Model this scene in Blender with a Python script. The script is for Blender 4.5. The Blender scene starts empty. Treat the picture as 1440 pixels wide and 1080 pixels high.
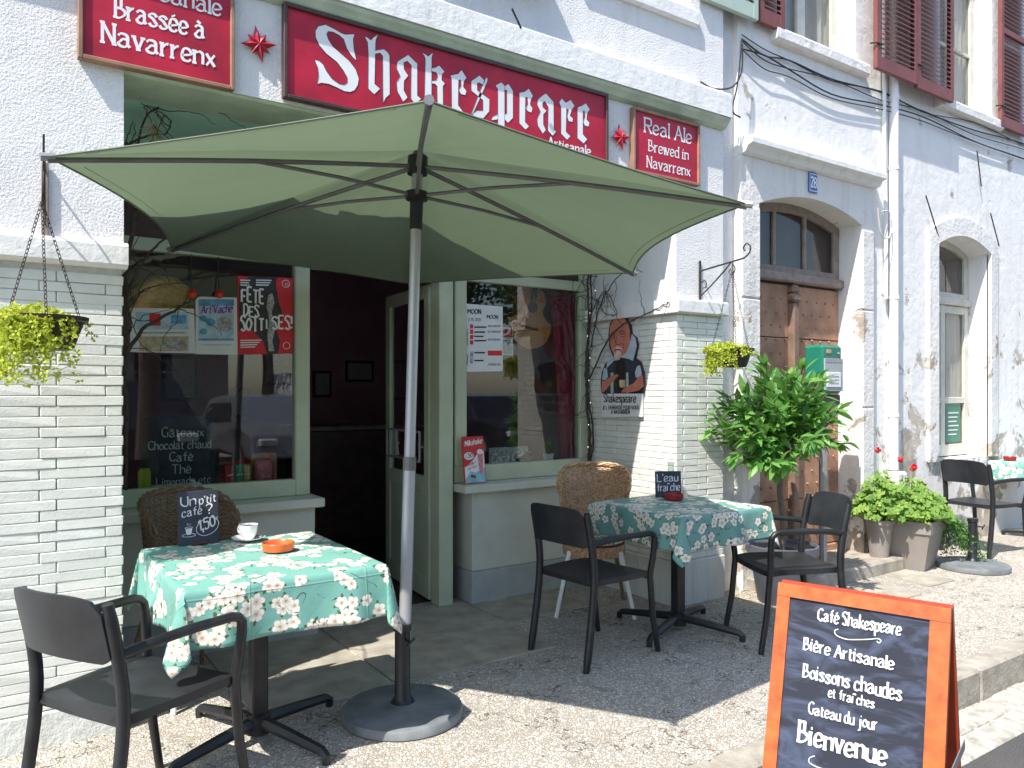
import bpy, bmesh, math, random
from mathutils import Vector, Matrix
from math import sin, cos, pi, radians, atan2, hypot, sqrt
random.seed(7)
S = bpy.context.scene
C = S.collection

# ------------------------------------------------------------------ camera
CAMH = 1.42
TH = atan2(1590, 1080)
FX, FY, RX, RY = cos(TH), sin(TH), sin(TH), -cos(TH)
cam = bpy.data.cameras.new('camera')
camo = bpy.data.objects.new('camera', cam); C.objects.link(camo)
camo.location = (0, 0, CAMH)
camo.rotation_euler = (pi/2, 0, TH - pi/2)
cam.sensor_width = 36; cam.lens = 27; cam.shift_y = 10/1440
cam.clip_end = 400; cam.clip_start = 0.05
S.camera = camo
# ------------------------------------------------------------------ light
SUNV = Vector((.668, .24, -1.0)).normalized()      # direction the light travels
w = bpy.data.worlds.new('World'); S.world = w; w.use_nodes = True
nt = w.node_tree; nt.nodes.clear()
sky = nt.nodes.new('ShaderNodeTexSky'); sky.sky_type = 'NISHITA'; sky.sun_disc = False
sky.sun_elevation = math.asin(-SUNV.z); sky.sun_rotation = atan2(-SUNV.x, -SUNV.y) % (2*pi)
bg = nt.nodes.new('ShaderNodeBackground'); bg.inputs[1].default_value = .15
ow = nt.nodes.new('ShaderNodeOutputWorld')
nt.links.new(sky.outputs[0], bg.inputs[0]); nt.links.new(bg.outputs[0], ow.inputs[0])
sl = bpy.data.lights.new('sun', 'SUN'); sl.energy = 3.7; sl.angle = radians(.5); sl.color = (1, .95, .88)
so = bpy.data.objects.new('sun', sl); C.objects.link(so)
so.rotation_euler = SUNV.to_track_quat('-Z', 'Y').to_euler()
S.view_settings.view_transform = 'Standard'; S.view_settings.look = 'None'
S.view_settings.exposure = 1.06; S.view_settings.gamma = 1; S.view_settings.use_curve_mapping = False
S.cycles.max_bounces = 10; S.cycles.transparent_max_bounces = 24

# ------------------------------------------------------------------ photo-to-place helpers (survey of the photograph)
def ray(px):
    r = (px-720)/1080
    return FX+RX*r, FY+RY*r
def wy(px, py, Y=3.58):
    dx, dy = ray(px); t = Y/dy
    return Vector((dx*t, Y, CAMH-(py-550)/1080*t))
def wx(px, py, X):
    dx, dy = ray(px); t = X/dx
    return Vector((X, dy*t, CAMH-(py-550)/1080*t))
def gz(px, py, z=0.):
    dx, dy = ray(px); t = (CAMH-z)*1080/(py-550)
    return Vector((dx*t, dy*t, z))
def hit(px, py, P, N):
    dx, dy = ray(px); d = Vector((dx, dy, -(py-550)/1080)); o = Vector((0, 0, CAMH))
    return o + d*((P-o).dot(N)/d.dot(N))

# ------------------------------------------------------------------ materials
MATS = {}
class NT:
    def __init__(s, name):
        s.m = bpy.data.materials.new(name); s.m.use_nodes = True; s.t = s.m.node_tree; s.t.nodes.clear()
        s.out = s.n('ShaderNodeOutputMaterial'); MATS[name] = s.m
    def n(s, k, **kw):
        x = s.t.nodes.new(k)
        for a, b in kw.items(): setattr(x, a, b)
        return x
    def l(s, a, b): s.t.links.new(a, b)
    def v(s, sock, val):
        if hasattr(val, 'is_linked') or isinstance(val, bpy.types.NodeSocket): s.l(val, sock)
        elif isinstance(val, (tuple, list)) and len(val) == 3 and sock.type == 'RGBA': sock.default_value = (*val, 1)
        else: sock.default_value = val
    def math(s, op, a, b=None, c=None, clamp=False):
        x = s.n('ShaderNodeMath', operation=op, use_clamp=clamp); s.v(x.inputs[0], a)
        if b is not None: s.v(x.inputs[1], b)
        if c is not None: s.v(x.inputs[2], c)
        return x.outputs[0]
    def mix(s, f, a, b):
        x = s.n('ShaderNodeMix', data_type='RGBA'); s.v(x.inputs[0], f); s.v(x.inputs[6], a); s.v(x.inputs[7], b); return x.outputs[2]
    def co(s, kind='Object', scale=(1, 1, 1)):
        t = s.n('ShaderNodeTexCoord') if kind != 'Pos' else s.n('ShaderNodeNewGeometry')
        o = t.outputs['Position'] if kind == 'Pos' else t.outputs[kind]
        if scale != (1, 1, 1):
            m = s.n('ShaderNodeMapping'); m.inputs[3].default_value = scale; s.l(o, m.inputs[0]); o = m.outputs[0]
        return o
    def noise(s, co, sc, det=4, rough=.55, dist=0):
        x = s.n('ShaderNodeTexNoise'); s.l(co, x.inputs['Vector']); x.inputs['Scale'].default_value = sc
        x.inputs['Detail'].default_value = det; x.inputs['Roughness'].default_value = rough; x.inputs['Distortion'].default_value = dist
        return x.outputs[0]
    def ramp(s, f, a, b, ca=(0, 0, 0), cb=(1, 1, 1)):
        x = s.n('ShaderNodeValToRGB'); s.l(f, x.inputs[0]); e = x.color_ramp.elements
        e[0].position = a; e[1].position = b; e[0].color = (*ca, 1); e[1].color = (*cb, 1); return x.outputs[0]
    def bump(s, h, st=.5, d=.01, nrm=None):
        x = s.n('ShaderNodeBump'); s.l(h, x.inputs['Height']); x.inputs['Strength'].default_value = st; x.inputs['Distance'].default_value = d
        if nrm is not None: s.l(nrm, x.inputs['Normal'])
        return x.outputs[0]
    def bsdf(s, col, rough=.6, metal=0, nrm=None, spec=.5, finish=True):
        p = s.n('ShaderNodeBsdfPrincipled'); s.v(p.inputs['Base Color'], col); s.v(p.inputs['Roughness'], rough)
        p.inputs['Metallic'].default_value = metal; p.inputs['Specular IOR Level'].default_value = spec
        if nrm is not None: s.l(nrm, p.inputs['Normal'])
        if finish: s.l(p.outputs[0], s.out.inputs[0])
        return p
def simple(name, col, rough=.6, metal=0, var=.25, nsc=12, bump=.0, bsc=80, bd=.002, spec=.5):
    k = NT(name); co = k.co('Pos'); n = k.noise(co, nsc, 4)
    f = k.ramp(n, .3, .7)
    c = k.mix(f, tuple(x*(1-var) for x in col), tuple(min(x*(1+var), 1) for x in col))
    nr = k.bump(k.noise(co, bsc, 3), bump, bd) if bump else None
    k.bsdf(c, rough, metal, nr, spec); return k.m
def plaster(name, col, stain, rsc, st, amount=.5, zsc=1, patch=None):
    k = NT(name); co = k.co('Pos')
    a = k.noise(co, rsc, 5, .62); b = k.noise(co, 3.2, 5, .6, .6)
    str_ = k.noise(k.co('Pos', (5, 5, .6)), 2.2, 4, .6)
    f = k.math('MULTIPLY', k.ramp(str_, .52, .78), amount)
    f2 = k.math('MULTIPLY', k.ramp(b, .5, .75), amount*.6)
    c = k.mix(f, col, stain); c = k.mix(f2, c, tuple(x*.86 for x in col))
    h = k.math('ADD', k.math('MULTIPLY', a, 1.0), k.math('MULTIPLY', b, 1.6))
    if patch:   # flaked patches low on the old wall
        sep = k.n('ShaderNodeSeparateXYZ'); k.l(co, sep.inputs[0])
        lowz = k.math('SUBTRACT', 1.0, k.math('DIVIDE', sep.outputs[2], 2.6), clamp=True)
        pn = k.noise(co, 2.6, 7, .66, .4)
        pf = k.ramp(k.math('ADD', pn, k.math('MULTIPLY', lowz, .17)), .64, .675)
        c = k.mix(k.math('MULTIPLY', pf, .85), c, k.mix(k.ramp(k.noise(co, 9, 4), .4, .6), patch, tuple(x*.6 for x in patch)))
        h = k.math('SUBTRACT', h, k.math('MULTIPLY', pf, .5))
        sp = k.ramp(k.noise(co, 34, 4, .7), .66, .72)
        c = k.mix(k.math('MULTIPLY', sp, .35), c, tuple(x*.5 for x in patch))
    k.bsdf(c, .9, 0, k.bump(h, st, .02), .2); return k.m
M = {}
M['roughcast'] = plaster('roughcast_white', (.82, .81, .80), (.62, .60, .56), 95, .5, .5)
M['oldwhite'] = plaster('old_limewash', (.84, .825, .80), (.62, .58, .52), 14, .28, .5, patch=(.50, .43, .34))
M['oldgrey'] = plaster('old_stone_paint', (.77, .75, .72), (.5, .46, .42), 26, .45, .55, patch=(.42, .35, .27))
M['ledge'] = plaster('painted_ledge', (.80, .80, .78), (.5, .5, .46), 22, .25, .6)
M['brickpaint'] = simple('painted_brick', (.72, .73, .68), .55, 0, .07, 9, .5, 120, .003)
M['joint'] = simple('mortar_paint', (.60, .60, .56), .9, 0, .15, 30, .5, 150)
M['plinth'] = plaster('plinth_paint', (.66, .68, .64), (.35, .33, .29), 40, .35, .55)
M['green'] = simple('sage_green_paint', (.48, .53, .39), .45, 0, .09, 5, .15, 60)
M['palegreen'] = simple('pale_green_plaster', (.52, .78, .68), .75, 0, .1, 3, .4, 50)
M['mould'] = simple('green_moulding', (.50, .58, .46), .7, 0, .18, 6, .4, 40)
M['cream'] = simple('cream_panel_paint', (.56, .58, .50), .6, 0, .07, 6, .25, 60)
M['sillgrey'] = simple('grey_base_paint', (.36, .40, .40), .6, 0, .12, 8, .3, 60)
M['darkwood'] = simple('dark_brown_wood', (.07, .035, .03), .45, 0, .3, 8)
M['red'] = simple('crimson_sign_paint', (.42, .008, .034), .5, 0, .28, 5, .3, 30)
M['signframe'] = simple('brown_sign_frame', (.30, .17, .11), .6, 0, .25, 10)
M['white'] = simple('white_paint', (.80, .80, .80), .55, 0, .05)
M['chalk'] = simple('chalk_white', (.66, .66, .68), .95, 0, .3, 220)
M['ink'] = simple('dark_outline', (.03, .02, .03), .6)
M['black'] = simple('black_powder_coat', (.014, .015, .017), .42, 0, .45, 14, .15, 300, .001)
M['blackseat'] = simple('anthracite_resin', (.018, .020, .024), .46, 0, .45, 7, .12, 200, .001)
M['alu'] = simple('grey_aluminium', (.42, .43, .45), .38, .35, .08, 6)
M['rib'] = simple('dull_grey_rib', (.14, .14, .14), .5, .2, .15)
M['iron'] = simple('rusty_wrought_iron', (.055, .045, .04), .7, .2, .4, 40)
M['concrete'] = simple('cast_grey_base', (.17, .185, .19), .6, 0, .35, 7, .35, 90)
M['slab'] = simple('worn_stone_slab', (.36, .33, .27), .75, 0, .25, 7, .35, 60)
M['kerb'] = simple('kerb_stone', (.34, .31, .26), .85, 0, .3, 9, .8, 60, .006)
M['shutter'] = simple('oxblood_shutter', (.20, .062, .058), .6, 0, .2, 7, .15, 60)
M['gshutter'] = simple('grey_green_shutter', (.42, .52, .44), .6, 0, .1, 7)
M['doorwood'] = simple('worn_orange_brown_door', (.37, .205, .13), .7, 0, .32, 6, .5, 50, .004)
M['doorstud'] = simple('orange_worn_stud', (.36, .17, .08), .5, 0, .3)
M['doorpost'] = simple('worn_dark_door_post', (.22, .14, .10), .7, 0, .35, 9, .5, 60)
M['greywood'] = simple('weathered_transom', (.26, .21, .18), .75, 0, .25, 14, .4, 70)
M['oldframe'] = simple('old_cream_frame', (.58, .57, .50), .6, 0, .12, 9, .3, 60)
M['taupe'] = simple('taupe_planter', (.27, .24, .22), .6, 0, .08, 9, .15, 120)
M['greypot'] = simple('grey_pot', (.10, .105, .125), .5, 0, .08, 9)
M['basket'] = simple('brown_plastic_basket', (.035, .02, .018), .5, 0, .2)
M['soil'] = simple('potting_soil', (.05, .035, .025), .95, 0, .4, 30, .8, 40, .01)
M['bark'] = simple('grey_bark', (.16, .12, .09), .9, 0, .35, 30, .7, 60, .004)
M['vine'] = simple('dry_vine', (.075, .055, .04), .9, 0, .4, 40)
M['straw'] = simple('dry_straw', (.5, .42, .28), .9, 0, .3, 30)
M['terracotta'] = simple('glazed_terracotta', (.70, .13, .03), .3, 0, .08)
M['redgl'] = simple('red_ashtray', (.28, .012, .015), .3)
M['china'] = simple('white_china', (.82, .82, .82), .15, 0, .02)
M['slate'] = simple('slate_board', (.028, .034, .055), .7, 0, .5, 5)
M['orangewood'] = simple('orange_varnished_wood', (.43, .10, .02), .42, 0, .3, 22, .3, 60)
M['redwood'] = simple('red_brown_varnished_wood', (.36, .05, .02), .4, 0, .15, 12)
M['mailgreen'] = simple('mailbox_green', (.015, .17, .11), .4, 0, .1)
M['metalgrey'] = simple('dull_metal', (.35, .35, .36), .4, .5, .1)
M['interior'] = simple('maroon_room_wall', (.42, .24, .29), .9, 0, .2, 2)
M['room_floor'] = simple('room_floor', (.04, .03, .03), .6)
M['curtain'] = simple('crimson_curtain', (.34, .03, .07), .8, 0, .2, 30)
M['guitar'] = simple('orange_spruce', (.55, .22, .07), .35, 0, .15, 10)
M['lampshade'] = simple('amber_wicker_shade', (.85, .42, .13), .6, 0, .25, 40, .3, 60)
M['blue'] = simple('enamel_blue', (.03, .13, .42), .3)
M['paper'] = simple('poster_paper', (.72, .74, .74), .6, 0, .05)
M['pblue'] = simple('poster_blue', (.10, .30, .50), .6, 0, .5, 25)
M['plblue'] = simple('poster_pale_blue', (.42, .58, .68), .6, 0, .2, 25)
M['pred'] = simple('poster_red', (.62, .02, .03), .55, 0, .12, 12)
M['pdark'] = simple('poster_black', (.035, .03, .03), .55, 0, .5, 40)
M['pgrey'] = simple('poster_grey', (.35, .35, .36), .6, 0, .5, 60)
M['ppurple'] = simple('poster_purple', (.25, .06, .35), .6)
M['cyan'] = simple('tin_cyan', (.22, .55, .60), .4)
M['pink'] = simple('shiny_pink', (.65, .22, .28), .3, 0, .4, 50)
M['cangreen'] = simple('can_green', (.02, .25, .10), .3, .3)
M['canred'] = simple('can_red', (.40, .01, .02), .3, .3)
M['cangold'] = simple('can_gold', (.45, .33, .12), .3, .4)
M['card'] = simple('brown_card', (.42, .25, .16), .7)
M['skin'] = simple('painted_skin', (.62, .22, .15), .5, 0, .15, 14)
M['palebeard'] = simple('painted_beard', (.70, .52, .46), .5)
M['collar'] = simple('painted_collar', (.50, .58, .68), .5, 0, .1, 20)
M['doublet'] = simple('painted_doublet', (.045, .05, .07), .5, 0, .4, 30)
M['bottle'] = simple('painted_bottle', (.03, .02, .02), .4)
M['blabel'] = simple('painted_label', (.65, .50, .25), .5)
M['cable'] = simple('black_cable', (.03, .03, .035), .6)
M['tyre'] = simple('rubber', (.02, .02, .02), .8)
M['carsilver'] = simple('silver_car_paint', (.45, .47, .50), .25, .5, .03)
M['carwhite'] = simple('white_car_paint', (.8, .8, .8), .25, 0, .02)
M['cardark'] = simple('dark_car_paint', (.03, .035, .045), .2, .2, .05)
M['redbulb'] = simple('red_lamp', (.7, .03, .01), .3)
M['rooftile'] = simple('roof_tile', (.30, .14, .09), .9, 0, .3)
M['petal'] = simple('red_petal', (.75, .01, .02), .5)
M['opp'] = plaster('opposite_render', (.55, .51, .46), (.35, .32, .28), 12, .3, .4)

def leafmat(name, c1, c2, rough=.4, tr=.3):
    k = NT(name); oi = k.n('ShaderNodeObjectInfo'); g = k.n('ShaderNodeNewGeometry')
    f = k.math('FRACT', k.math('ADD', g.outputs['Random Per Island'], oi.outputs['Random']))
    c = k.mix(f, c1, c2)
    p = k.bsdf(c, rough, finish=False)
    t = k.n('ShaderNodeBsdfTranslucent'); k.v(t.inputs[0], k.mix(.5, c, tuple(min(1, x*2.2) for x in c2)))
    mx = k.n('ShaderNodeMixShader'); mx.inputs[0].default_value = tr
    k.l(p.outputs[0], mx.inputs[1]); k.l(t.outputs[0], mx.inputs[2]); k.l(mx.outputs[0], k.out.inputs[0]); return k.m
M['laurel'] = leafmat('laurel_leaf', (.05, .17, .035), (.20, .40, .09), .28)
M['laurelyoung'] = leafmat('young_laurel_leaf', (.22, .42, .08), (.34, .50, .12), .35)
M['geranium'] = leafmat('geranium_leaf', (.09, .20, .03), (.26, .40, .07), .6)
M['sedum'] = leafmat('lime_trailing_leaf', (.30, .40, .03), (.52, .58, .07), .55)
M['ivy'] = leafmat('ivy_leaf', (.05, .14, .03), (.14, .28, .06), .5)
M['tree'] = leafmat('street_tree_leaf', (.03, .08, .02), (.08, .16, .04), .6)

def glassmat(name, tint=(.86, .90, .88), boost=1.6, ior=1.5):
    k = NT(name); fr = k.n('ShaderNodeFresnel'); fr.inputs[0].default_value = ior
    gb_ = k.n('ShaderNodeNewGeometry'); f = k.math('MULTIPLY', k.math('MULTIPLY', fr.outputs[0], boost, clamp=True), k.math('SUBTRACT', 1.0, gb_.outputs['Backfacing']))
    tr = k.n('ShaderNodeBsdfTransparent'); tr.inputs[0].default_value = (*tint, 1)
    gl = k.n('ShaderNodeBsdfGlossy'); gl.inputs['Roughness'].default_value = .012
    mx = k.n('ShaderNodeMixShader'); k.l(f, mx.inputs[0]); k.l(tr.outputs[0], mx.inputs[1]); k.l(gl.outputs[0], mx.inputs[2])
    k.l(mx.outputs[0], k.out.inputs[0]); return k.m
M['glass'] = glassmat('shop_glass', boost=2.4)
M['dirtyglass'] = glassmat('dusty_glass', (.8, .8, .78), 1.1)
M['carglass'] = simple('car_window', (.02, .025, .03), .05, 0, .1)

# umbrella cloth
k = NT('olive_canvas'); co = k.co('Pos')
c = k.mix(k.ramp(k.noise(co, 2.5, 4), .35, .7), (.18, .21, .155), (.21, .24, .18))
nr = k.bump(k.noise(co, 420, 2), .12, .001, k.bump(k.noise(co, 3.5, 3, .5, 1.5), .25, .03))
p = k.bsdf(c, .85, 0, nr, .2, False); t = k.n('ShaderNodeBsdfTranslucent'); k.v(t.inputs[0], (.175, .24, .145))
mx = k.n('ShaderNodeMixShader'); mx.inputs[0].default_value = .30
k.l(p.outputs[0], mx.inputs[1]); k.l(t.outputs[0], mx.inputs[2]); k.l(mx.outputs[0], k.out.inputs[0]); M['canvas'] = k.m

# exposed aggregate pavement
k = NT('exposed_aggregate'); co = k.co('Pos')
vo = k.n('ShaderNodeTexVoronoi'); k.l(co, vo.inputs['Vector']); vo.inputs['Scale'].default_value = 78
hs = k.n('ShaderNodeSeparateColor'); k.l(vo.outputs['Color'], hs.inputs[0])
peb = k.ramp(hs.outputs[0], 0, 1, (.38, .36, .31), (.76, .73, .66))
peb = k.mix(k.ramp(hs.outputs[1], .78, .82), peb, (.52, .43, .34))
vd = k.n('ShaderNodeTexVoronoi', feature='DISTANCE_TO_EDGE'); k.l(co, vd.inputs['Vector']); vd.inputs['Scale'].default_value = 78
edge = k.ramp(vd.outputs[0], .02, .13)
gb = k.noise(co, 1.7, 5, .6)
c = k.mix(edge, (.25, .22, .18), peb)
c = k.mix(k.math('MULTIPLY', k.ramp(gb, .46, .7), .45), c, (.33, .31, .27)); c = k.mix(k.math('MULTIPLY', k.ramp(k.noise(co, 6, 6, .7, .8), .56, .66), .5), c, (.20, .18, .15)); c = k.mix(k.math('MULTIPLY', k.math('LESS_THAN', k.math('ABSOLUTE', k.math('SUBTRACT', k.noise(co, .9, 6, .62), .5)), .0022), .8), c, (.08, .07, .06))
sepz = k.n('ShaderNodeSeparateXYZ'); k.l(co, sepz.inputs[0])
h = k.math('ADD', k.math('MULTIPLY', edge, .5), k.math('MULTIPLY', hs.outputs[2], .5))
k.bsdf(c, .8, 0, k.bump(h, .7, .006), .3); M['aggregate'] = k.m
# asphalt and setts
k = NT('asphalt'); co = k.co('Pos'); a = k.noise(co, 160, 3, .7)
c = k.mix(k.ramp(a, .4, .65), (.045, .045, .048), (.12, .115, .11)); c = k.mix(k.math('MULTIPLY', k.ramp(k.noise(co, 1.2, 4), .45, .6), .5), c, (.11, .10, .09))
k.bsdf(c, .85, 0, k.bump(a, .5, .004), .3); M['asphalt'] = k.m
M['sett'] = simple('pale_sett', (.40, .38, .33), .8, 0, .35, 14, .8, 60, .006)

# floral oilcloth (UV in metres)
def floral(name, base):
    k = NT(name); co = k.co('UV'); col = base
    col = k.mix(k.math('MULTIPLY', k.ramp(k.noise(co, 3, 3), .3, .7), .25), base, tuple(x*.72 for x in base))
    # thin dark twigs
    wv = k.noise(co, 5, 2, .5, 1.2); tw = k.math('ABSOLUTE', k.math('SUBTRACT', wv, .5))
    tm = k.math('MULTIPLY', k.math('LESS_THAN', tw, .006), k.math('GREATER_THAN', k.noise(co, 6.5, 1), .52))
    col = k.mix(tm, col, (.06, .07, .04))
    clump = k.noise(co, 4.6, 1, .4)
    for i, (sc, off, thr, rad) in enumerate([(18, 0., .53, .46), (16, 7.3, .57, .5), (19, 13.7, .59, .5), (17, 3.1, .62, .52)]):
        mp = k.n('ShaderNodeMapping'); mp.inputs[1].default_value = (off, off*.7, 0); mp.inputs[2].default_value = (0, 0, i*.6); mp.inputs[3].default_value = (sc, sc, sc); k.l(co, mp.inputs[0])
        v = k.n('ShaderNodeTexVoronoi', voronoi_dimensions='2D'); v.inputs['Scale'].default_value = 1; v.inputs['Randomness'].default_value = .8; k.l(mp.outputs[0], v.inputs['Vector'])
        d = k.n('ShaderNodeVectorMath', operation='SUBTRACT'); k.l(mp.outputs[0], d.inputs[0]); k.l(v.outputs['Position'], d.inputs[1])
        s = k.n('ShaderNodeSeparateXYZ'); k.l(d.outputs[0], s.inputs[0])
        sc_ = k.n('ShaderNodeSeparateColor'); k.l(v.outputs['Color'], sc_.inputs[0])
        ang = k.math('ADD', k.math('ARCTAN2', s.outputs[1], s.outputs[0]), k.math('MULTIPLY', sc_.outputs[0], 6.28))
        pet = k.math('ABSOLUTE', k.math('COSINE', k.math('MULTIPLY', ang, 2.5)))
        R = k.math('MULTIPLY', k.math('ADD', .62, k.math('MULTIPLY', k.math('POWER', pet, .6), .38)), rad)
        dist = k.math('ADD', v.outputs['Distance'], k.math('MULTIPLY', k.math('SUBTRACT', k.noise(co, 90, 2), .5), .16))
        # clumping: sampled at the cell centre so blossoms are whole
        cp = k.n('ShaderNodeVectorMath', operation='SCALE'); k.l(v.outputs['Position'], cp.inputs[0]); cp.inputs[3].default_value = 1/sc
        on = k.math('GREATER_THAN', k.noise(cp.outputs[0], 7.5, 1, .4), thr)
        inside = k.math('MULTIPLY', k.math('LESS_THAN', dist, R), on)
        rel = k.math('DIVIDE', dist, R)
        pc = k.ramp(rel, .1, .6, (.50, .40, .32), (.78, .75, .66))
        pc = k.mix(k.math('MULTIPLY', k.math('LESS_THAN', pet, .22), k.math('MULTIPLY', k.math('GREATER_THAN', rel, .25), .45)), pc, (.35, .25, .2))
        pc = k.mix(k.math('LESS_THAN', rel, .15), pc, (.34, .28, .12))
        pc = k.mix(k.math('GREATER_THAN', rel, .93), pc, (.45, .38, .32))
        # leaves peeping out round the blossom
        lf = k.math('ABSOLUTE', k.math('COSINE', k.math('ADD', k.math('MULTIPLY', ang, 1.5), 1.0)))
        lm = k.math('MULTIPLY', k.math('LESS_THAN', dist, k.math('MULTIPLY', k.math('POWER', lf, 6), rad*1.35)), on)
        col = k.mix(lm, col, (.07, .13, .05))
        col = k.mix(inside, col, pc)
    su = k.n('ShaderNodeSeparateXYZ'); k.l(co, su.inputs[0]); cr = k.math('ADD', k.noise(co, 9, 3), k.math('MULTIPLY', k.noise(co, 28, 2), .2))
    for ax in (0, 1):
        fl_ = k.math('ABSOLUTE', k.math('SUBTRACT', k.math('FRACT', k.math('MULTIPLY', su.outputs[ax], 2.3)), .5))
        cr = k.math('ADD', cr, k.math('MULTIPLY', k.math('SUBTRACT', 1.0, k.math('DIVIDE', fl_, .012), clamp=True), .35))
    k.bsdf(col, .5, 0, k.bump(cr, .35, .012), .35); return k.m
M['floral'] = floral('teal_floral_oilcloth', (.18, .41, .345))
M['floral2'] = floral('darker_teal_floral_oilcloth', (.16, .34, .30))  # same blossom pattern on a darker base teal
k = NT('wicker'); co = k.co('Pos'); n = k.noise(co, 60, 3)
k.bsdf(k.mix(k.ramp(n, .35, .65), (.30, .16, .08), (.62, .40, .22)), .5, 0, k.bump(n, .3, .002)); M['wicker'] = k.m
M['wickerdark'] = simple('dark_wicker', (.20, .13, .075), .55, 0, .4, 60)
k = NT('chalkboard'); co = k.co('Pos'); n = k.noise(k.co('Pos', (1, 1, 3.5)), 4.5, 3, .6, 1.5)
k.bsdf(k.mix(k.ramp(n, .46, .68), (.014, .017, .030), (.055, .07, .12)), .75); M['board'] = k.m

# ------------------------------------------------------------------ mesh helpers
def tag(o, label=None, cat=None, group=None, kind=None):
    if label: o['label'] = label
    if cat: o['category'] = cat
    if group: o['group'] = group
    if kind: o['kind'] = kind
    return o
def thing(name, label, cat, loc=(0, 0, 0), rz=0, group=None):
    o = bpy.data.objects.new(name, None); C.objects.link(o); o.empty_display_size = .1
    o.location = loc; o.rotation_euler = (0, 0, rz); return tag(o, label, cat, group)
class MB:
    def __init__(s): s.v = []; s.f = []; s.uv = None; s.mi = None
    def add(s, vs, fs):
        b = len(s.v); s.v += [tuple(x) for x in vs]; s.f += [tuple(b+i for i in f) for f in fs]; return s
    def box(s, x0, x1, y0, y1, z0, z1):
        x0, x1 = sorted((x0, x1)); y0, y1 = sorted((y0, y1)); z0, z1 = sorted((z0, z1))
        return s.add([(x0, y0, z0), (x1, y0, z0), (x1, y1, z0), (x0, y1, z0), (x0, y0, z1), (x1, y0, z1), (x1, y1, z1), (x0, y1, z1)],
                     [(0, 3, 2, 1), (4, 5, 6, 7), (0, 1, 5, 4), (1, 2, 6, 5), (2, 3, 7, 6), (3, 0, 4, 7)])
    def bbox(s, x0, x1, y0, y1, z0, z1, b=.004):   # bevelled box (chamfered)
        x0, x1 = sorted((x0, x1)); y0, y1 = sorted((y0, y1)); z0, z1 = sorted((z0, z1))
        bm = bmesh.new(); bmesh.ops.create_cube(bm, size=1)
        for v in bm.verts: v.co = Vector(((x0+x1)/2+v.co.x*(x1-x0), (y0+y1)/2+v.co.y*(y1-y0), (z0+z1)/2+v.co.z*(z1-z0)))
        bmesh.ops.bevel(bm, geom=bm.edges[:], offset=b, segments=1, affect='EDGES', profile=.5)
        bm.verts.ensure_lookup_table(); vs = [v.co[:] for v in bm.verts]; fs = [[v.index for v in f.verts] for f in bm.faces]
        bm.free(); return s.add(vs, fs)
    def tube(s, pts, r, n=8, cap=True, closed=False):
        pts = [Vector(p) for p in pts]; m = len(pts); rs = r if isinstance(r, (list, tuple)) else [r]*m
        up = None; b = len(s.v)
        for i, p in enumerate(pts):
            if closed: d = (pts[(i+1) % m]-pts[i-1])
            else: d = (pts[min(i+1, m-1)]-pts[max(i-1, 0)])
            d = d.normalized() if d.length > 1e-9 else Vector((0, 0, 1))
            if up is None: up = Vector((0, 0, 1)) if abs(d.z) < .9 else Vector((1, 0, 0))
            a = d.cross(up)
            a = a.normalized() if a.length > 1e-6 else d.orthogonal().normalized()
            up = a.cross(d).normalized()
            for j in range(n):
                t = 2*pi*j/n; s.v.append(tuple(p+(a*cos(t)+up*sin(t))*rs[i]))
        for i in range(m if closed else m-1):
            for j in range(n):
                i2 = (i+1) % m
                s.f.append((b+i*n+j, b+i*n+(j+1) % n, b+i2*n+(j+1) % n, b+i2*n+j))
        if cap and not closed:
            s.f.append(tuple(b+j for j in range(n))[::-1]); s.f.append(tuple(b+(m-1)*n+j for j in range(n)))
        return s
    def lathe(s, prof, n=24, c=(0, 0, 0), axis=None):
        b = len(s.v); c = Vector(c)
        for r, z in prof:
            for j in range(n):
                t = 2*pi*j/n; s.v.append(tuple(c+Vector((r*cos(t), r*sin(t), z))))
        for i in range(len(prof)-1):
            for j in range(n):
                s.f.append((b+i*n+j, b+i*n+(j+1) % n, b+(i+1)*n+(j+1) % n, b+(i+1)*n+j))
        if prof[0][0] > 0: s.f.append(tuple(b+j for j in range(n))[::-1])
        if prof[-1][0] > 0: s.f.append(tuple(b+(len(prof)-1)*n+j for j in range(n)))
        return s
    def poly(s, pts, nvec=None, th=0):
        pts = [Vector(p) for p in pts]; n = len(pts)
        if th and nvec is not None:
            nv = Vector(nvec)*th; b = len(s.v)
            s.v += [tuple(p) for p in pts]+[tuple(p+nv) for p in pts]
            s.f.append(tuple(range(b, b+n))); s.f.append(tuple(range(b+n, b+2*n))[::-1])
            for i in range(n): s.f.append((b+i, b+(i+1) % n, b+n+(i+1) % n, b+n+i))
        else: s.add(pts, [tuple(range(n))])
        return s
    def mesh(s, name, m, smooth=False):
        me = bpy.data.meshes.new(name); me.from_pydata(s.v, [], s.f)
        if m: me.materials.append(M[m] if isinstance(m, str) else m)
        if smooth: me.polygons.foreach_set('use_smooth', [True]*len(me.polygons))
        if s.uv:
            ul = me.uv_layers.new(name='uv')
            for lp in me.loops: ul.data[lp.index].uv = s.uv[lp.vertex_index]
        me.validate(); me.update(); return me
    def build(s, name, m, parent=None, smooth=False, **kw):
        if parent is not None and parent.type == 'EMPTY' or parent is not None:
            pass
        o = bpy.data.objects.new(name, s.mesh(name, m, smooth)); C.objects.link(o)
        if smooth:
            try: o.data.set_sharp_from_angle(angle=radians(40))
            except Exception: pass
        if parent is not None: o.parent = parent
        if kw: tag(o, **kw)
        return o
def recess_parent(o, parent):   # world coords mesh under a moved parent
    o.matrix_parent_inverse = (Matrix.Translation(parent.location) @ parent.rotation_euler.to_matrix().to_4x4()).inverted()
    return o
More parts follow.
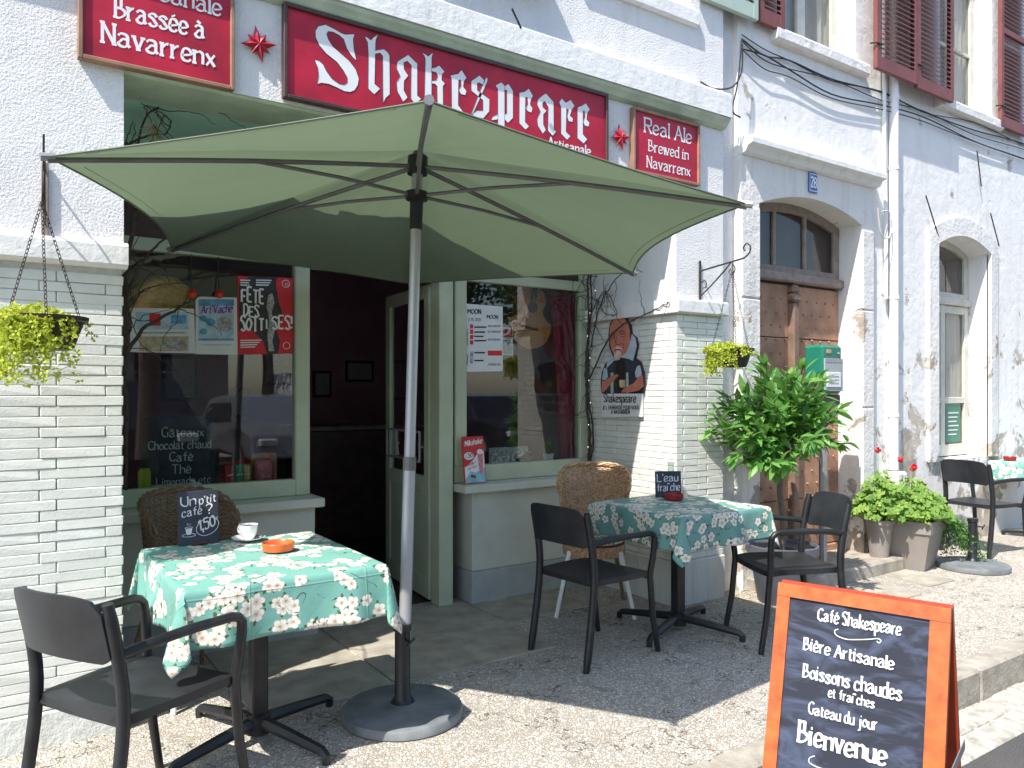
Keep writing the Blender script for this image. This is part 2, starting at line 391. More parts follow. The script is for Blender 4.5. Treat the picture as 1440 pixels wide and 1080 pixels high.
def copytree(o, parent=None):
    c = o.copy(); C.objects.link(c)
    if parent is not None: c.parent = parent
    for ch in list(o.children):
        copytree(ch, c)
    return c
def crom(pts, n=5, closed=False):
    P = [Vector(p) for p in pts]; m = len(P); out = []
    if m < 3: return P
    rng = range(m) if closed else range(m-1)
    for i in rng:
        if closed: a, b, c, d = P[i-1], P[i], P[(i+1) % m], P[(i+2) % m]
        else: a, b, c, d = P[max(i-1, 0)], P[i], P[i+1], P[min(i+2, m-1)]
        for j in range(n):
            t = j/n; out.append(.5*((2*b)+(c-a)*t+(2*a-5*b+4*c-d)*t*t+(3*b-a-3*c+d)*t**3))
    if not closed: out.append(P[-1])
    return out

# ------------------------------------------------------------------ pen lettering
Yc = {ch: i for i, ch in zip(range(-3, 13), 'cba0123456789ABC')}
GL = {
 'A': '00 3860:0038 3860 1353', 'B': '0008 ~08283837352404 ~04345352412000', 'C': '~57482806021140 52'.replace(' ', ''), 'D': '0008 ~0838565341 3000'.replace('41 30', '4130'),
 'E': '0008 0858 0444 0050', 'F': '0008 0858 0444', 'G': '~57482806022040515 4'.replace(' ', ''), 'I': '0008', 'J': '~484230100 1'.replace(' ', ''),
 'L': '0008 0050', 'M': '0008 0833 3368 6860', 'N': '0008 0850 5058', 'O': '@300205386552', 'P': '0008 ~084857554404',
 'R': '0008 ~084857554404 2450', 'S': '~57481806254342513001', 'T': '3038 0868', 'U': '~0803113051 58'.replace(' ', ''), 'V': '0830 3068',
 'a': '~041525354442 42413040 ~43230211203041', 'b': '0008 ~04254442301001', 'c': '~44351503011030 41'.replace(' ', ''),
 'd': '~413010010315 3544 4840'.replace('15 35', '1535'), 'e': '~0243443515030110 3041'.replace('10 30', '1030'), 'f': '~4838272620 0545',
 'g': '~443515030111314 3 ~45414b3c1c0b'.replace('4 3', '43'), 'h': '0008 ~0425354440', 'i': '0500 0717', 'j': '~252b1c0c 2737', 'k': '0008 4502 1340',
 'l': '0008', 'm': '0500 ~0415253430 ~3445556460', 'n': '0500 ~0425354440', 'o': '@200103254341', 'p': '050c ~042535434230100 1'.replace('0 1', '01'),
 'r': '0500 ~032535', 's': '~443515042332414130100 1'.replace(' ', '').replace('4141', '41'), 't': '~17112030 0535', 'u': '~050110304 2 4540'.replace('4 2', '42'), 'v': '0520 2045',
 'w': '0510 1025 2540 4065', 'x': '0540 0045', 'y': '0520 ~45201c0c', 'z': '0545 4500 0040', '1': '0628 2820', '5': '4808 0805 ~05354442301001',
 '0': '@200206284642', '2': '~0718384635 0200 0040'.replace('35 02', '3502').replace('0200', '00'), '8': '@2004284 4 @200224444 2'.replace('4 4', '44').replace('4 2', '42'),
 '?': '~071838463423 22 2020'.replace('23 22', '2322'), '!': '0803 0001', "'": '0806', '.': '0001', '3': '~07284634 ~3443410 1'.replace('0 1', '01'), '4': '3838 3002', '-': '0343',
 '9': '@25074846 ~464220', '€': '~574828060 3021140 51 0545 0343'.replace('0 30', '0302').replace('40 51', '4051').replace('060', '06').replace('021140', '11 30'), ',': '010b', '/': '0048', '+': '0444 2226', ':': '0001 0405', '&': '0040',
}
GL['a'] = '~0415354441 4150 ~4323120110304 1'.replace('4 1', '41')
GL['A'] = '0038 3860 1353'; GL['8'] = '@2413263746574433 @200223444240'; GL['€'] = '~57483816132141 0545 0343'
GL['8'] = '@200103244341 @240507284745' or '@241626283836 @2002243444413 0'.replace('3 0', '30')
ACC = {'é': ('e', '1637'.replace('16', '16')), 'è': ('e', '3617'), 'ê': ('e', '0627 2746'), 'à': ('a', '3617'), 'î': ('i', '0728 2847'), 'Ê': ('E', '1929'), 'â': ('a', '0627 2746'), 'û': ('u', '0627 2746'), 'ü': ('u', '0707 3737')}
def strokes(ch):
    acc = ''
    if ch in ACC: ch, acc = ACC[ch]
    g = GL.get(ch, '')
    out = []
    for st in (g+' '+acc).split():
        mode = st[0] if st[0] in '~@' else ''
        s = st[1:] if mode else st
        pts = [(int(s[i]), Yc[s[i+1]]) for i in range(0, len(s)-1, 2)]
        out.append((mode, pts))
    return out
def layout(txt, gap=1.7):
    x = 0; res = []
    for ch in txt:
        if ch == ' ': x += 3.2; continue
        st = strokes(ch)
        if not st: x += 3; continue
        mx = max(p[0] for _, ps in st for p in ps); mn = min(p[0] for _, ps in st for p in ps)
        res.append((x-mn, st)); x += mx-mn+gap
    return res, max(x-gap, .1)
def write(mb, txt, P0, P1, up, h, wt=1.0, serif=.9, contrast=.5, off=(0, 0, 0), jit=0., slant=0., gap=1.7):
    """pen-drawn lettering from baseline point P0 to P1; h = cap height"""
    P0 = Vector(P0)+Vector(off); P1 = Vector(P1)+Vector(off); up = Vector(up).normalized()
    res, W = layout(txt, gap); ex = (P1-P0)/W; ey = up*(h/8.)
    sx = ex.length; sy = ey.length; nib = radians(35)
    rx = ex.normalized(); nz = rx.cross(up).normalized(); cnt = [0]
    def to(x, y): return P0+ex*(x+slant*y)+ey*y+nz*(cnt[0]*.00006)
    def rib(pts):
        q = [Vector((p[0], p[1])) for p in pts]
        cnt[0] += 1
        if len(q) < 2 or all((q[i]-q[0]).length < 1e-6 for i in range(len(q))):
            p = q[0]; r = wt*.55
            mb.add([to(p.x+r*cos(t)*sy/sx, p.y+r*sin(t)) for t in [j*pi/3 for j in range(6)]], [tuple(range(6))]); return
        L = []; Rr = []
        for i in range(len(q)):
            d = Vector(((q[min(i+1, len(q)-1)].x-q[max(i-1, 0)].x)*sx, (q[min(i+1, len(q)-1)].y-q[max(i-1, 0)].y)*sy))
            if d.length < 1e-9: continue
            a = atan2(d.y, d.x); wd = wt*.5*sy*(1-contrast+contrast*abs(sin(a-nib)))
            nx, ny = -sin(a)*wd/sx, cos(a)*wd/sy
            L.append(to(q[i].x+nx, q[i].y+ny)); Rr.append(to(q[i].x-nx, q[i].y-ny))
        n = len(L)
        mb.add(L+Rr, [(i, i+1, n+i+1, n+i) for i in range(n-1)])
    for x, st in res:
        jy = random.uniform(-jit, jit); js = 1+random.uniform(-jit, jit)*.25
        for mode, pts in st:
            P = [Vector((x+p[0], jy+p[1]*js, 0)) for p in pts]
            if mode and len(P) > 2: P = crom(P, 5, mode == '@')
            if mode == '@': P.append(P[0])
            rib(P)
            if serif and not mode and len(P) == 2:
                d = P[1]-P[0]
                if abs(d.y) > 3 and abs(d.x) < 4:
                    for e in P: 
                        k2 = sy/sx; rib([(e.x-serif*k2, e.y), (e.x+serif*k2, e.y)])
    return mb

# =================================================================== SETTING
st = dict(kind='structure')
MB().box(-14, 60, 2.02, 4.6, -.3, 0).build('pavement', 'aggregate', **st)
MB().box(-14, 60, -8.5, 1.6, -.35, -.15).build('road', 'asphalt', **st)
MB().box(-14, 60, -12, -8.5, -.35, -.02).build('far_pavement', 'aggregate', **st)
MB().box(-150, 250, -200, 250, -.5, -.36).build('ground', 'asphalt', **st)
kp = thing('kerb', 'row of worn grey kerb stones edging the raised pavement', 'kerb'); del kp['category']; del kp['label']; kp['kind'] = 'structure'
x = -8.0
while x < 26:
    L = random.uniform(.85, 1.1); dy = random.uniform(-.006, .006)
    MB().bbox(x+.004, x+L-.004, 1.895+dy, 2.035, -.28, .004+random.uniform(-.003, .003), .012).build('kerb_stone', 'kerb', kp); x += L
gp = bpy.data.objects.new('gutter', None); C.objects.link(gp); gp['kind'] = 'structure'
mb = MB(); mb2 = MB(); n = 0
MB().box(-14, 60, 1.6, 1.9, -.3, -.165).build('gutter_bed', 'joint', gp)
for i in range(150):
    for j in range(2):
        x0 = 1.5+i*.15+random.uniform(-.004, .004)+j*.07; y0 = 1.60+j*.15
        q = MB().bbox(x0+.005, x0+.145, y0+.005, y0+.144, -.2, -.148+random.uniform(-.006, .004), .012)
        if x0 < 7: q.build('sett', 'sett', gp)
        else: mb.add(q.v, q.f)
mb.build('setts_beyond', 'sett', gp, kind='stuff')
# stone slabs before the café door
sp = bpy.data.objects.new('doorstep_paving', None); C.objects.link(sp); sp['kind'] = 'structure'
for (a, b, c_, d) in [(.95, 1.62, 3.36, 3.93), (.95, 1.62, 3.935, 4.5), (1.625, 2.60, 3.38, 3.87), (1.625, 2.62, 3.875, 4.46), (2.625, 3.3, 3.9, 4.38)]:
    MB().bbox(a+.004, b-.004, c_+.004, d-.004, -.05, .007+random.uniform(-.001, .002), .003).build('slab', 'slab', sp)
for q, nm in (([(1243, 809), (1272, 802), (1343, 817), (1307, 826)], 0), ([(1240, 819), (1296, 837), (1276, 842), (1195, 827)], 1)):
    P = [gz(*p) for p in q]; mb = MB().poly(P, (0, 0, 1), .008); mb.build('slate_cover', 'slab', sp)

# ------------------------------------------------------------------ wall builder
def wall_prism(mb, x0, x1, z0, z1, Yf, Yb, openings):
    """openings: (xa, xb, za, zspring, rise); solid prisms around them"""
    xs = {x0, x1}
    for (a, b, za, zs, r) in openings:
        k = 12 if r else 1
        for i in range(k+1): xs.add(min(max(a+(b-a)*i/k, x0), x1))
    xs = sorted(xs)
    def top(o, x):
        a, b, za, zs, r = o
        if not r: return zs
        u = (x-(a+b)/2)/((b-a)/2); return zs+r*(1-u*u)
    for i in range(len(xs)-1):
        a, b = xs[i], xs[i+1]; m = (a+b)/2
        cuts = sorted([o for o in openings if o[0] < m < o[1]], key=lambda o: o[2])
        lo = (z0, z0); segs = []
        for o in cuts:
            if o[2] > lo[0]+1e-4: segs.append((lo, (o[2], o[2])))
            lo = (top(o, a), top(o, b))
        if lo[0] < z1: segs.append((lo, (z1, z1)))
        for (la, lb), (ha, hb) in segs:
            mb.add([(a, Yf, la), (b, Yf, lb), (b, Yb, lb), (a, Yb, la), (a, Yf, ha), (b, Yf, hb), (b, Yb, hb), (a, Yb, ha)],
                   [(0, 3, 2, 1), (4, 5, 6, 7), (0, 1, 5, 4), (1, 2, 6, 5), (2, 3, 7, 6), (3, 0, 4, 7)])
    return mb

# =================================================================== CAFÉ BUILDING
cafe = thing('cafe_building', 'white roughcast cafe building with a recessed green shopfront', 'building')
FYc = 3.58
mb = MB()
wall_prism(mb, -4, .463, 1.94, 7.4, FYc, 3.9, [])
wall_prism(mb, .463, 3.74, 2.77, 7.4, FYc, 3.9, [(2.95, 3.88, 3.97, 5.9, 0)])
wall_prism(mb, 3.74, 4.2, 1.94, 7.4, FYc, 3.9, [(3.6, 3.88, 3.97, 5.9, 0)])
mb.build('wall', 'roughcast', cafe)
MB().box(4.2, 4.40, 3.66, 3.9, 0, 7.4).build('side_strip', 'roughcast', cafe)
# cream ledge over the signs
def extr(mb, prof, x0, x1):
    n = len(prof); b = len(mb.v)
    mb.v += [(x0, y, z) for y, z in prof]+[(x1, y, z) for y, z in prof]
    mb.f += [(b+i, b+(i+1) % n, b+n+(i+1) % n, b+n+i) for i in range(n)]+[tuple(range(b, b+n))[::-1], tuple(range(b+n, b+2*n))]
    return mb
extr(MB(), [(3.575, 3.475), (3.52, 3.46), (3.50, 3.44), (3.498, 3.29), (3.575, 3.29)], -4, 4.2).build('ledge', 'ledge', cafe)
extr(MB(), [(3.575, 3.2875), (3.508, 3.2875), (3.515, 3.27), (3.53, 3.255), (3.545, 3.235), (3.575, 3.222)], -4, 4.195).build('moulding', 'mould', cafe)
# brick piers' coping and plinth
for (a, b, y1, nm) in ((-4, .463, 3.9, 0), (3.74, 4.2, 3.9, 1)):
    pass
extr(MB(), [(3.9, 2.035), (3.55, 2.035), (3.535, 2.02), (3.535, 1.945), (3.56, 1.93), (3.9, 1.93)], -4, .475).build('coping', 'ledge', cafe)
mb = extr(MB(), [(3.9, 2.03), (3.55, 2.03), (3.54, 2.02), (3.54, 1.945), (3.56, 1.935), (3.9, 1.935)], 3.72, 4.21)
mb.box(3.705, 3.74, 3.552, 4.49, 1.938, 2.028); mb.build('coping', 'ledge', cafe)
# recess: side walls above coping, ceiling, fascia behind
MB().box(.2, .463, 3.9, 4.5, 0, 2.77).build('recess_side', 'brickpaint', cafe)
MB().box(3.742, 4.0, 3.9, 4.6, 2.03, 2.77).build('recess_side', 'roughcast', cafe)
MB().box(.2, 4.0, 3.902, 4.75, 2.765, 2.85).build('recess_ceiling', 'palegreen', cafe)
extr(MB(), [(3.585, 2.768), (3.6, 2.758), (3.9, 2.758), (3.9, 2.768)], .465, 3.738).build('soffit_trim', 'mould', cafe)
MB().box(.463, 3.742, 4.46, 4.6, 2.46, 2.764).build('recess_fascia', 'palegreen', cafe)
# first-floor window of the café: sill, frame, glass, shutter
extr(MB(), [(3.9, 3.975), (3.55, 3.965), (3.545, 3.955), (3.545, 3.87), (3.555, 3.86), (3.9, 3.86)], 2.9, 3.92).build('window_sill', 'ledge', cafe)
wf = MB(); wf.box(2.951, 3.0, 3.75, 3.8, 3.98, 5.9); wf.box(3.83, 3.879, 3.75, 3.8, 3.98, 5.9); wf.box(3.0, 3.83, 3.75, 3.8, 3.98, 4.04); wf.box(3.39, 3.44, 3.75, 3.8, 4.04, 5.9)
wfo = wf.build('window_frame', 'oldframe', cafe)
MB().box(3.0, 3.83, 3.77, 3.775, 4.04, 5.9).build('pane', 'dirtyglass', wfo)
MB().box(2.9, 4.0, 3.901, 3.95, 3.9, 5.95).build('dark_room', 'interior', cafe)
def shutter(x0, x1, z0, z1, Y, mat, parent_building, label, n=None, sect=(0,)):
    t = thing('window_shutter', label, 'shutter', ((x0+x1)/2, Y, z0), 0, 'louvred shutters folded back on the facades')
    w2 = (x1-x0)/2; H = z1-z0
    f = MB(); s = .055
    f.bbox(-w2, -w2+s, -.018, .018, 0, H, .003); f.bbox(w2-s, w2, -.018, .018, 0, H, .003)
    f.bbox(-w2+s, w2-s, -.017, .017, 0, .11, .003); f.bbox(-w2+s, w2-s, -.017, .017, H-.08, H, .003)
    f.bbox(-w2+s, w2-s, -.017, .017, H*.5-.03, H*.5+.03, .003); f.build('shutter_frame', mat, t)
    me = MB().add([(-w2+s-.001, -.021, -.018), (w2-s+.001, -.021, -.018), (w2-s+.001, .014, .016), (-w2+s-.001, .014, .016),
                   (-w2+s-.001, -.021, -.010), (w2-s+.001, -.021, -.010), (w2-s+.001, .014, .024), (-w2+s-.001, .014, .024)],
                  [(0, 1, 2, 3), (7, 6, 5, 4), (0, 4, 5, 1), (2, 6, 7, 3), (1, 5, 6, 2), (3, 7, 4, 0)]).mesh('slat', mat)
    z = .14
    while z < H-.1:
        if abs(z-H*.5) > .045:
            o = bpy.data.objects.new('slat', me); C.objects.link(o); o.parent = t; o.location = (0, 0, z)
        z += .041
    hg = MB(); hg.tube([(-w2-.04, .02, .2), (-w2-.01, -.022, .2), (-w2+.07, -.022, .2)], .008, 5); hg.build('hinge', 'iron', t)
    return t
shutter(3.93, 4.52, 4.055, 5.9, 3.55, 'gshutter', cafe, 'grey green louvred shutter beside the white sill at the top centre')
mb = MB().bbox(1.78, 2.62, 3.44, 3.57, 3.72, 3.9, .01); mb.build('shade_box', 'taupe', None); tag(bpy.data.objects['shade_box'], 'long taupe box added above the sign, out of view, to shade the wall', 'window box')  # unseen box, added only to throw a shadow on the roughcast below

# brick walls
BM = []
for Lb in range(6):
    BM.append(None)
def brick_mesh(L, H=.0400, D=.03):
    q = MB().bbox(0, L, -D, 0, 0, H, .0032)
    q.v = [(x+random.uniform(-.001, .001), y+random.uniform(-.0015, .0015), z+random.uniform(-.0012, .0012)) for x, y, z in q.v]
    return q.mesh('brick', 'brickpaint')
long_m = [brick_mesh(.231) for _ in range(5)]
short_cache = {}
def brick(parent, x, y, z, L, rz=0.):
    if abs(L-.231) < .004: me = random.choice(long_m)
    else:
        key = round(L, 2)
        if key not in short_cache: short_cache[key] = [brick_mesh(key) for _ in range(2)]
        me = random.choice(short_cache[key])
    o = bpy.data.objects.new('brick', me); C.objects.link(o); o.parent = parent
    o.location = (x, y, z); o.rotation_euler = (0, random.uniform(-.002, .002), rz+random.uniform(-.004, .004)); return o
bw = thing('brick_wall', 'brick pier in long thin painted courses left of the shop window', 'wall')
MB().box(-4, .455, 3.589, 3.9, .14, 1.935).build('wall_core', 'joint', bw)
z = .148; row = 0
while z < 1.90:
    xs = [.161, .395] if row % 2 == 0 else [.22]
    e = .463; cuts = [e]+xs[::-1]
    xx = xs[0]
    while xx > -.55: xx -= .235; cuts.append(xx)
    for i in range(len(cuts)-1):
        b = cuts[i]; a = cuts[i+1]
        if i == len(cuts)-2 and a < -.7: pass
        brick(bw, a+.002, 3.61+random.uniform(-.0015, .0015), z, b-a-.004)
    z += .0418; row += 1
# the courses further left, outside the picture
mb = MB(); z = .148
while z < 1.90:
    x = -4.
    while x < -.8: mb.box(x, x+.23, 3.582, 3.6, z, z+.0385); x += .235
    z += .0418
mb.build('bricks_beyond', 'brickpaint', bw, kind='stuff')
MB().bbox(-4, .475, 3.565, 3.9, -.02, .141, .004).build('plinth', 'plinth', bw)
bw2 = thing('brick_wall', 'sunlit brick pier in thin painted courses right of the shop window', 'wall')
MB().box(3.750, 4.19, 3.589, 3.9, .2, 1.935).build('wall_core', 'joint', bw2)
MB().box(3.7505, 4.0, 3.9, 4.6, .2, 2.03).build('wall_core', 'joint', bw2)
z = .295; row = 0
while z < 1.90:
    # street face
    cuts = [3.74, 3.755+.19 if row % 2 else 3.755+.05, 4.2] if row % 2 else [3.74, 3.74+.07, 3.74+.30, 4.2]
    for a, b in zip(cuts, cuts[1:]): brick(bw2, a+.003, 3.61, z, b-a-.005)
    # face inside the recess (looks towards the door)
    cuts = [3.60, 3.83, 4.065, 4.3, 4.47] if row % 2 else [3.60, 3.70, 3.935, 4.17, 4.405, 4.47]
    for a, b in zip(cuts, cuts[1:]): brick(bw2, 3.772, b-.003, z, b-a-.005, -pi/2)
    z += .0418; row += 1
mb = MB().bbox(3.715, 4.2, 3.56, 3.9, -.02, .29, .006); mb.bbox(3.716, 4.0, 3.9, 4.48, -.02, .288, .006); mb.build('plinth', 'plinth', bw2)

# =================================================================== SHOPFRONT (parts of the café)
YW = 4.5
sf = thing('shopfront', 'sage green timber shopfront with two windows and an open door', 'shopfront')
MB().bbox(.463, 1.57, 4.36, 4.7, 0.21, .745, .004).build('base_wall', 'cream', sf)
MB().bbox(.463, 1.585, 4.345, 4.7, 0, .208, .004).build('base_plinth', 'sillgrey', sf)
MB().bbox(2.66, 3.738, 4.39, 4.7, .215, .745, .004).build('base_wall', 'cream', sf)
MB().bbox(2.65, 3.714, 4.372, 4.7, 0, .213, .004).build('base_plinth', 'sillgrey', sf)
MB().bbox(.463, 1.61, 4.30, 4.72, .747, .80, .006).build('sill', 'cream', sf)
MB().bbox(2.56, 3.74, 4.31, 4.72, .747, .80, .006).build('sill', 'cream', sf)
f1 = MB()
f1.bbox(.463, 1.491, 4.47, 4.54, .802, .90, .006); f1.bbox(.463, .56, 4.475, 4.54, .90, 2.17, .004); f1.bbox(1.491, 1.58, 4.47, 4.54, .802, 2.46, .006)
f1.bbox(.463, 1.491, 4.475, 4.54, 2.17, 2.24, .004); f1o = f1.build('window_frame', 'green', sf)
MB().box(.56, 1.491, 4.503, 4.509, .90, 2.17).build('window_pane', 'glass', f1o)
f2 = MB()
f2.bbox(2.575, 3.74, 4.47, 4.54, .802, .915, .006); f2.bbox(2.575, 2.666, 4.465, 4.54, .915, 2.46, .006); f2.bbox(3.66, 3.735, 4.475, 4.54, .915, 2.46, .004)
f2.bbox(2.666, 3.66, 4.475, 4.54, 2.17, 2.24, .004); f2o = f2.build('window_frame', 'green', sf)
MB().box(2.666, 3.66, 4.503, 4.509, .915, 2.17).build('window_pane', 'glass', f2o)
MB().box(.463, 1.491, 4.50, 4.53, 2.24, 2.46).build('transom_panel', 'darkwood', sf)
MB().box(2.666, 3.66, 4.50, 4.53, 2.24, 2.46).build('transom_panel', 'darkwood', sf)
MB().box(1.58, 2.44, 4.50, 4.53, 2.24, 2.46).build('transom_panel', 'darkwood', sf)
fd = MB(); fd.bbox(2.44, 2.545, 4.44, 4.56, .0, 2.46, .006); fd.bbox(1.58, 2.44, 4.46, 4.56, 2.16, 2.24, .004); fd.bbox(1.57, 1.60, 4.55, 4.66, 0, 2.16, .004)
fd.build('door_frame', 'green', sf)
MB().box(2.545, 2.575, 4.50, 4.54, 0, 2.46).build('frame_gap', 'darkwood', sf)
# open door leaf, hinged on the right, swung inwards
dl = bpy.data.objects.new('door_leaf', None); C.objects.link(dl); dl.parent = sf; dl.location = (2.45, 4.57, .02); dl.rotation_euler = (0, 0, radians(85))
W_, H_ = .84, 2.12
f = MB(); f.bbox(0, .085, -.02, .02, 0, H_, .004); f.bbox(W_-.085, W_, -.02, .02, 0, H_, .004); f.bbox(.085, W_-.085, -.019, .019, H_-.09, H_, .004)
f.bbox(.085, W_-.085, -.019, .019, 0, .14, .004); f.bbox(.085, W_-.085, -.019, .019, .72, .82, .004); f.build('leaf_frame', 'green', dl)
MB().bbox(.085, W_-.085, -.008, .008, .14, .72, .002).build('lower_panel', 'green', dl)
MB().box(.085, W_-.085, -.003, .003, .82, H_-.09).build('door_pane', 'glass', dl)
hb = MB()
for zz in (.92, 1.12): hb.tube([(.10, .045, zz), (W_-.1, .045, zz)], .009, 6)
for xx in (.1, W_*.35, W_*.65, W_-.1): hb.tube([(xx, .045, .92), (xx, .045, 1.12)], .008, 6); hb.tube([(xx, .02, 1.02), (xx, .045, 1.02)], .008, 6)
for xx in (.28, .56): hb.tube(crom([(xx-.06, .046, .94), (xx, .046, 1.0), (xx+.06, .046, .94), (xx, .046, 1.1), (xx-.06, .046, .94)], 4), .007, 5)
hb.build('push_bar', 'alu', dl)
# café room
room = MB(); room.box(.1, 4.8, 8.4, 8.5, 0, 2.9); room.box(.0, .1, 4.75, 8.5, 0, 2.9); room.box(4.75, 4.85, 4.62, 8.5, 0, 2.9); room.box(.0, 4.85, 4.75, 8.5, 2.77, 2.9)
room.box(.463, .5, 4.6, 4.76, 0, 2.8); room.box(3.742, 4.8, 4.61, 4.75, 0, 2.8)
room.build('room_walls', 'interior', cafe)
MB().box(0, 4.85, 4.6, 8.5, -.02, .004).build('room_floor', 'room_floor', cafe)
for i, (x, z, a, b) in enumerate([(2.6, 1.7, .3, .42), (3.1, 1.5, .22, .3), (3.55, 1.65, .35, .25), (2.2, 1.3, .2, .3), (1.6, 1.55, .34, .46)]):
    t = thing('picture', ['tall dark framed picture on the cafe back wall', 'small framed picture on the back wall seen through the door', 'wide framed picture on the back wall', 'lowest framed picture on the back wall', 'large framed picture nearest the window side'][i], 'picture', (x, 8.39, z))
    MB().bbox(-a/2, a/2, -.02, 0, -b/2, b/2, .004).build('frame', 'darkwood', t); MB().box(-a/2+.03, a/2-.03, -.024, -.02, -b/2+.03, b/2-.03).build('print', 'pgrey', t)
# counter and tables inside, barely lit
t = thing('bar_counter', 'dark timber counter inside the cafe', 'counter', (3.2, 7.2, 0)); MB().bbox(-.8, .8, -.3, .3, 0, 1.05, .01).build('front', 'darkwood', t); MB().bbox(-.85, .85, -.35, .35, 1.05, 1.09, .01).build('top', 'greywood', t)

# =================================================================== NEIGHBOUR HOUSE
nb = thing('neighbour_house', 'old whitewashed house with a studded door and red brown shutters', 'building')
YN = 3.62
mb = MB()
wall_prism(mb, 4.40, 6.1, 3.10, 7.4, YN, 4.1, [(4.86, 5.86, 4.1, 6.0, 0)])
wall_prism(mb, 6.1, 16, 0, 7.4, YN, 4.1, [(7.12, 8.12, .78, 2.76, .12), (7.2, 8.2, 4.1, 6.0, 0), (9.6, 10.6, 4.1, 6.0, 0), (12, 13, 4.1, 6.0, 0)])
mb.build('wall', 'oldwhite', nb)
mb = MB(); wall_prism(mb, 4.40, 6.06, 0, 3.10, 3.59, 4.1, [(4.6, 5.9, 0, 2.78, .12)]); mb.build('door_surround', 'oldgrey', nb)
# cornice above the door
mb = extr(MB(), [(3.62, 3.225), (3.50, 3.215), (3.49, 3.20), (3.49, 3.165), (3.53, 3.15), (3.55, 3.115), (3.588, 3.102), (3.62, 3.102)], 4.40, 6.10)
mb.build('cornice', 'ledge', nb)
# quoin lines on surround: proud blocks
for (x0, x1) in ((4.402, 4.598), (5.902, 6.058)):
    for (za, zb) in ((.0, .42), (.43, 1.28), (1.29, 2.08), (2.09, 2.74)):
        MB().bbox(x0, x1, 3.578, 3.60, za+.003, zb-.003, .005).build('jamb_stone', 'oldgrey', nb)
# rough band round the arched window
mb = MB(); a, b = 7.12, 8.12; n = 14
pts_i = [(a, .78)]+[(a+(b-a)*i/n, 2.76+.12*(1-((i/n-.5)*2)**2)) for i in range(n+1)]+[(b, .78)]
pts_o = [(a-.15, .78)]+[((a-.15)+(b-a+.3)*i/n, 2.86+.19*(1-((i/n-.5)*2)**2)) for i in range(n+1)]+[(b+.15, .78)]
for i in range(len(pts_i)-1):
    (xa, za), (xb, zb), (xc, zc), (xd, zd) = pts_i[i], pts_i[i+1], pts_o[i+1], pts_o[i]
    mb.add([(xa, 3.585, za), (xb, 3.585, zb), (xc, 3.59, zc), (xd, 3.59, zd), (xa, 3.63, za), (xb, 3.63, zb), (xc, 3.63, zc), (xd, 3.63, zd)],
           [(0, 1, 2, 3), (0, 4, 5, 1), (3, 2, 6, 7), (0, 3, 7, 4), (1, 5, 6, 2)])
mb.build('window_surround', 'oldgrey', nb)
# studded double door
dd = thing('house_door', 'old studded double door with a grey fanlight in the white stone surround', 'door')
YD = 3.79
MB().box(4.602, 5.898, YD+.045, YD+.06, 0, 2.9).build('door_backing', 'darkwood', dd)
for s_, (x0, x1) in enumerate(((4.605, 5.22), (5.30, 5.895))):
    zz = .16
    for hgt in (.40, .46, .42, .40, .42):
        MB().bbox(x0, x1, YD+.006+random.uniform(0, .006), YD+.04, zz+.003, min(zz+hgt, 2.27)-.003, .004).build('plank', 'doorwood', dd); zz += hgt
MB().bbox(4.605, 5.895, YD-.004, YD+.04, .0, .155, .008).build('bottom_rail', 'doorwood', dd)
pm = MB(); pm.bbox(5.222, 5.298, YD-.045, YD+.03, .155, 2.12, .012); pm.bbox(5.205, 5.315, YD-.06, YD+.03, 2.12, 2.19, .02); pm.bbox(5.215, 5.305, YD-.05, YD+.03, 2.19, 2.26, .02)
pm.build('centre_post', 'doorpost', dd)
mb = MB(); rr = random.Random(3)
for x0, x1 in ((4.62, 5.2), (5.32, 5.88)):
    zz = .25; r = 0
    while zz < 2.15:
        for i in range(5):
            xx = x0+.03+(i+.5*(r % 2))*.118
            if xx < x1: mb.lathe([(.011, 0), (.009, .007), (.0, .012)], 6, (xx+rr.uniform(-.006, .006), 0, zz+rr.uniform(-.006, .006)))
        zz += .105; r += 1
mb.v = [(x, YD+.006-(z_ - round(z_, 9) if False else 0), z_) for x, y, z_ in mb.v]
# lathe built upright: rebuild studs pointing out of the door
mb = MB(); rr = random.Random(3)
for x0, x1 in ((4.62, 5.2), (5.32, 5.88)):
    zz = .25; r = 0
    while zz < 2.15:
        for i in range(5):
            xx = x0+.03+(i+.5*(r % 2))*.118
            if xx < x1:
                cx, cz = xx+rr.uniform(-.006, .006), zz+rr.uniform(-.006, .006); b = len(mb.v)
                mb.v += [(cx+.012*cos(t), YD+.008, cz+.012*sin(t)) for t in [j*pi/3 for j in range(6)]]+[(cx, YD-.008, cz)]
                mb.f += [(b+j, b+(j+1) % 6, b+6) for j in range(6)]
        zz += .105; r += 1
mb.build('stud', 'doorstud', dd, kind='stuff')
tr = MB(); tr.bbox(4.602, 5.898, YD-.05, YD+.04, 2.275, 2.345, .012); tr.build('transom_rail', 'greywood', dd)
tf = MB(); tf.bbox(4.602, 4.68, YD-.0, YD+.04, 2.345, 2.86, .006); tf.bbox(5.82, 5.898, YD-.0, YD+.04, 2.345, 2.84, .006); tf.bbox(4.68, 5.82, YD, YD+.04, 2.347, 2.40, .005)
for xx in (5.03, 5.42): tf.bbox(xx, xx+.035, YD+.002, YD+.04, 2.40, 2.9, .005)
for i in range(10):
    a_, b_ = 4.602+1.296*i/10, 4.602+1.296*(i+1)/10
    za, zb = [2.78+.12*(1-((q-5.25)/.65)**2) for q in (a_, b_)]
    tf.add([(a_, YD+.001, za-.07), (b_, YD+.001, zb-.07), (b_, YD+.001, zb+.03), (a_, YD+.001, za+.03), (a_, YD+.04, za-.07), (b_, YD+.04, zb-.07)], [(0, 1, 2, 3), (0, 4, 5, 1)])
tf.build('fanlight_frame', 'greywood', dd)
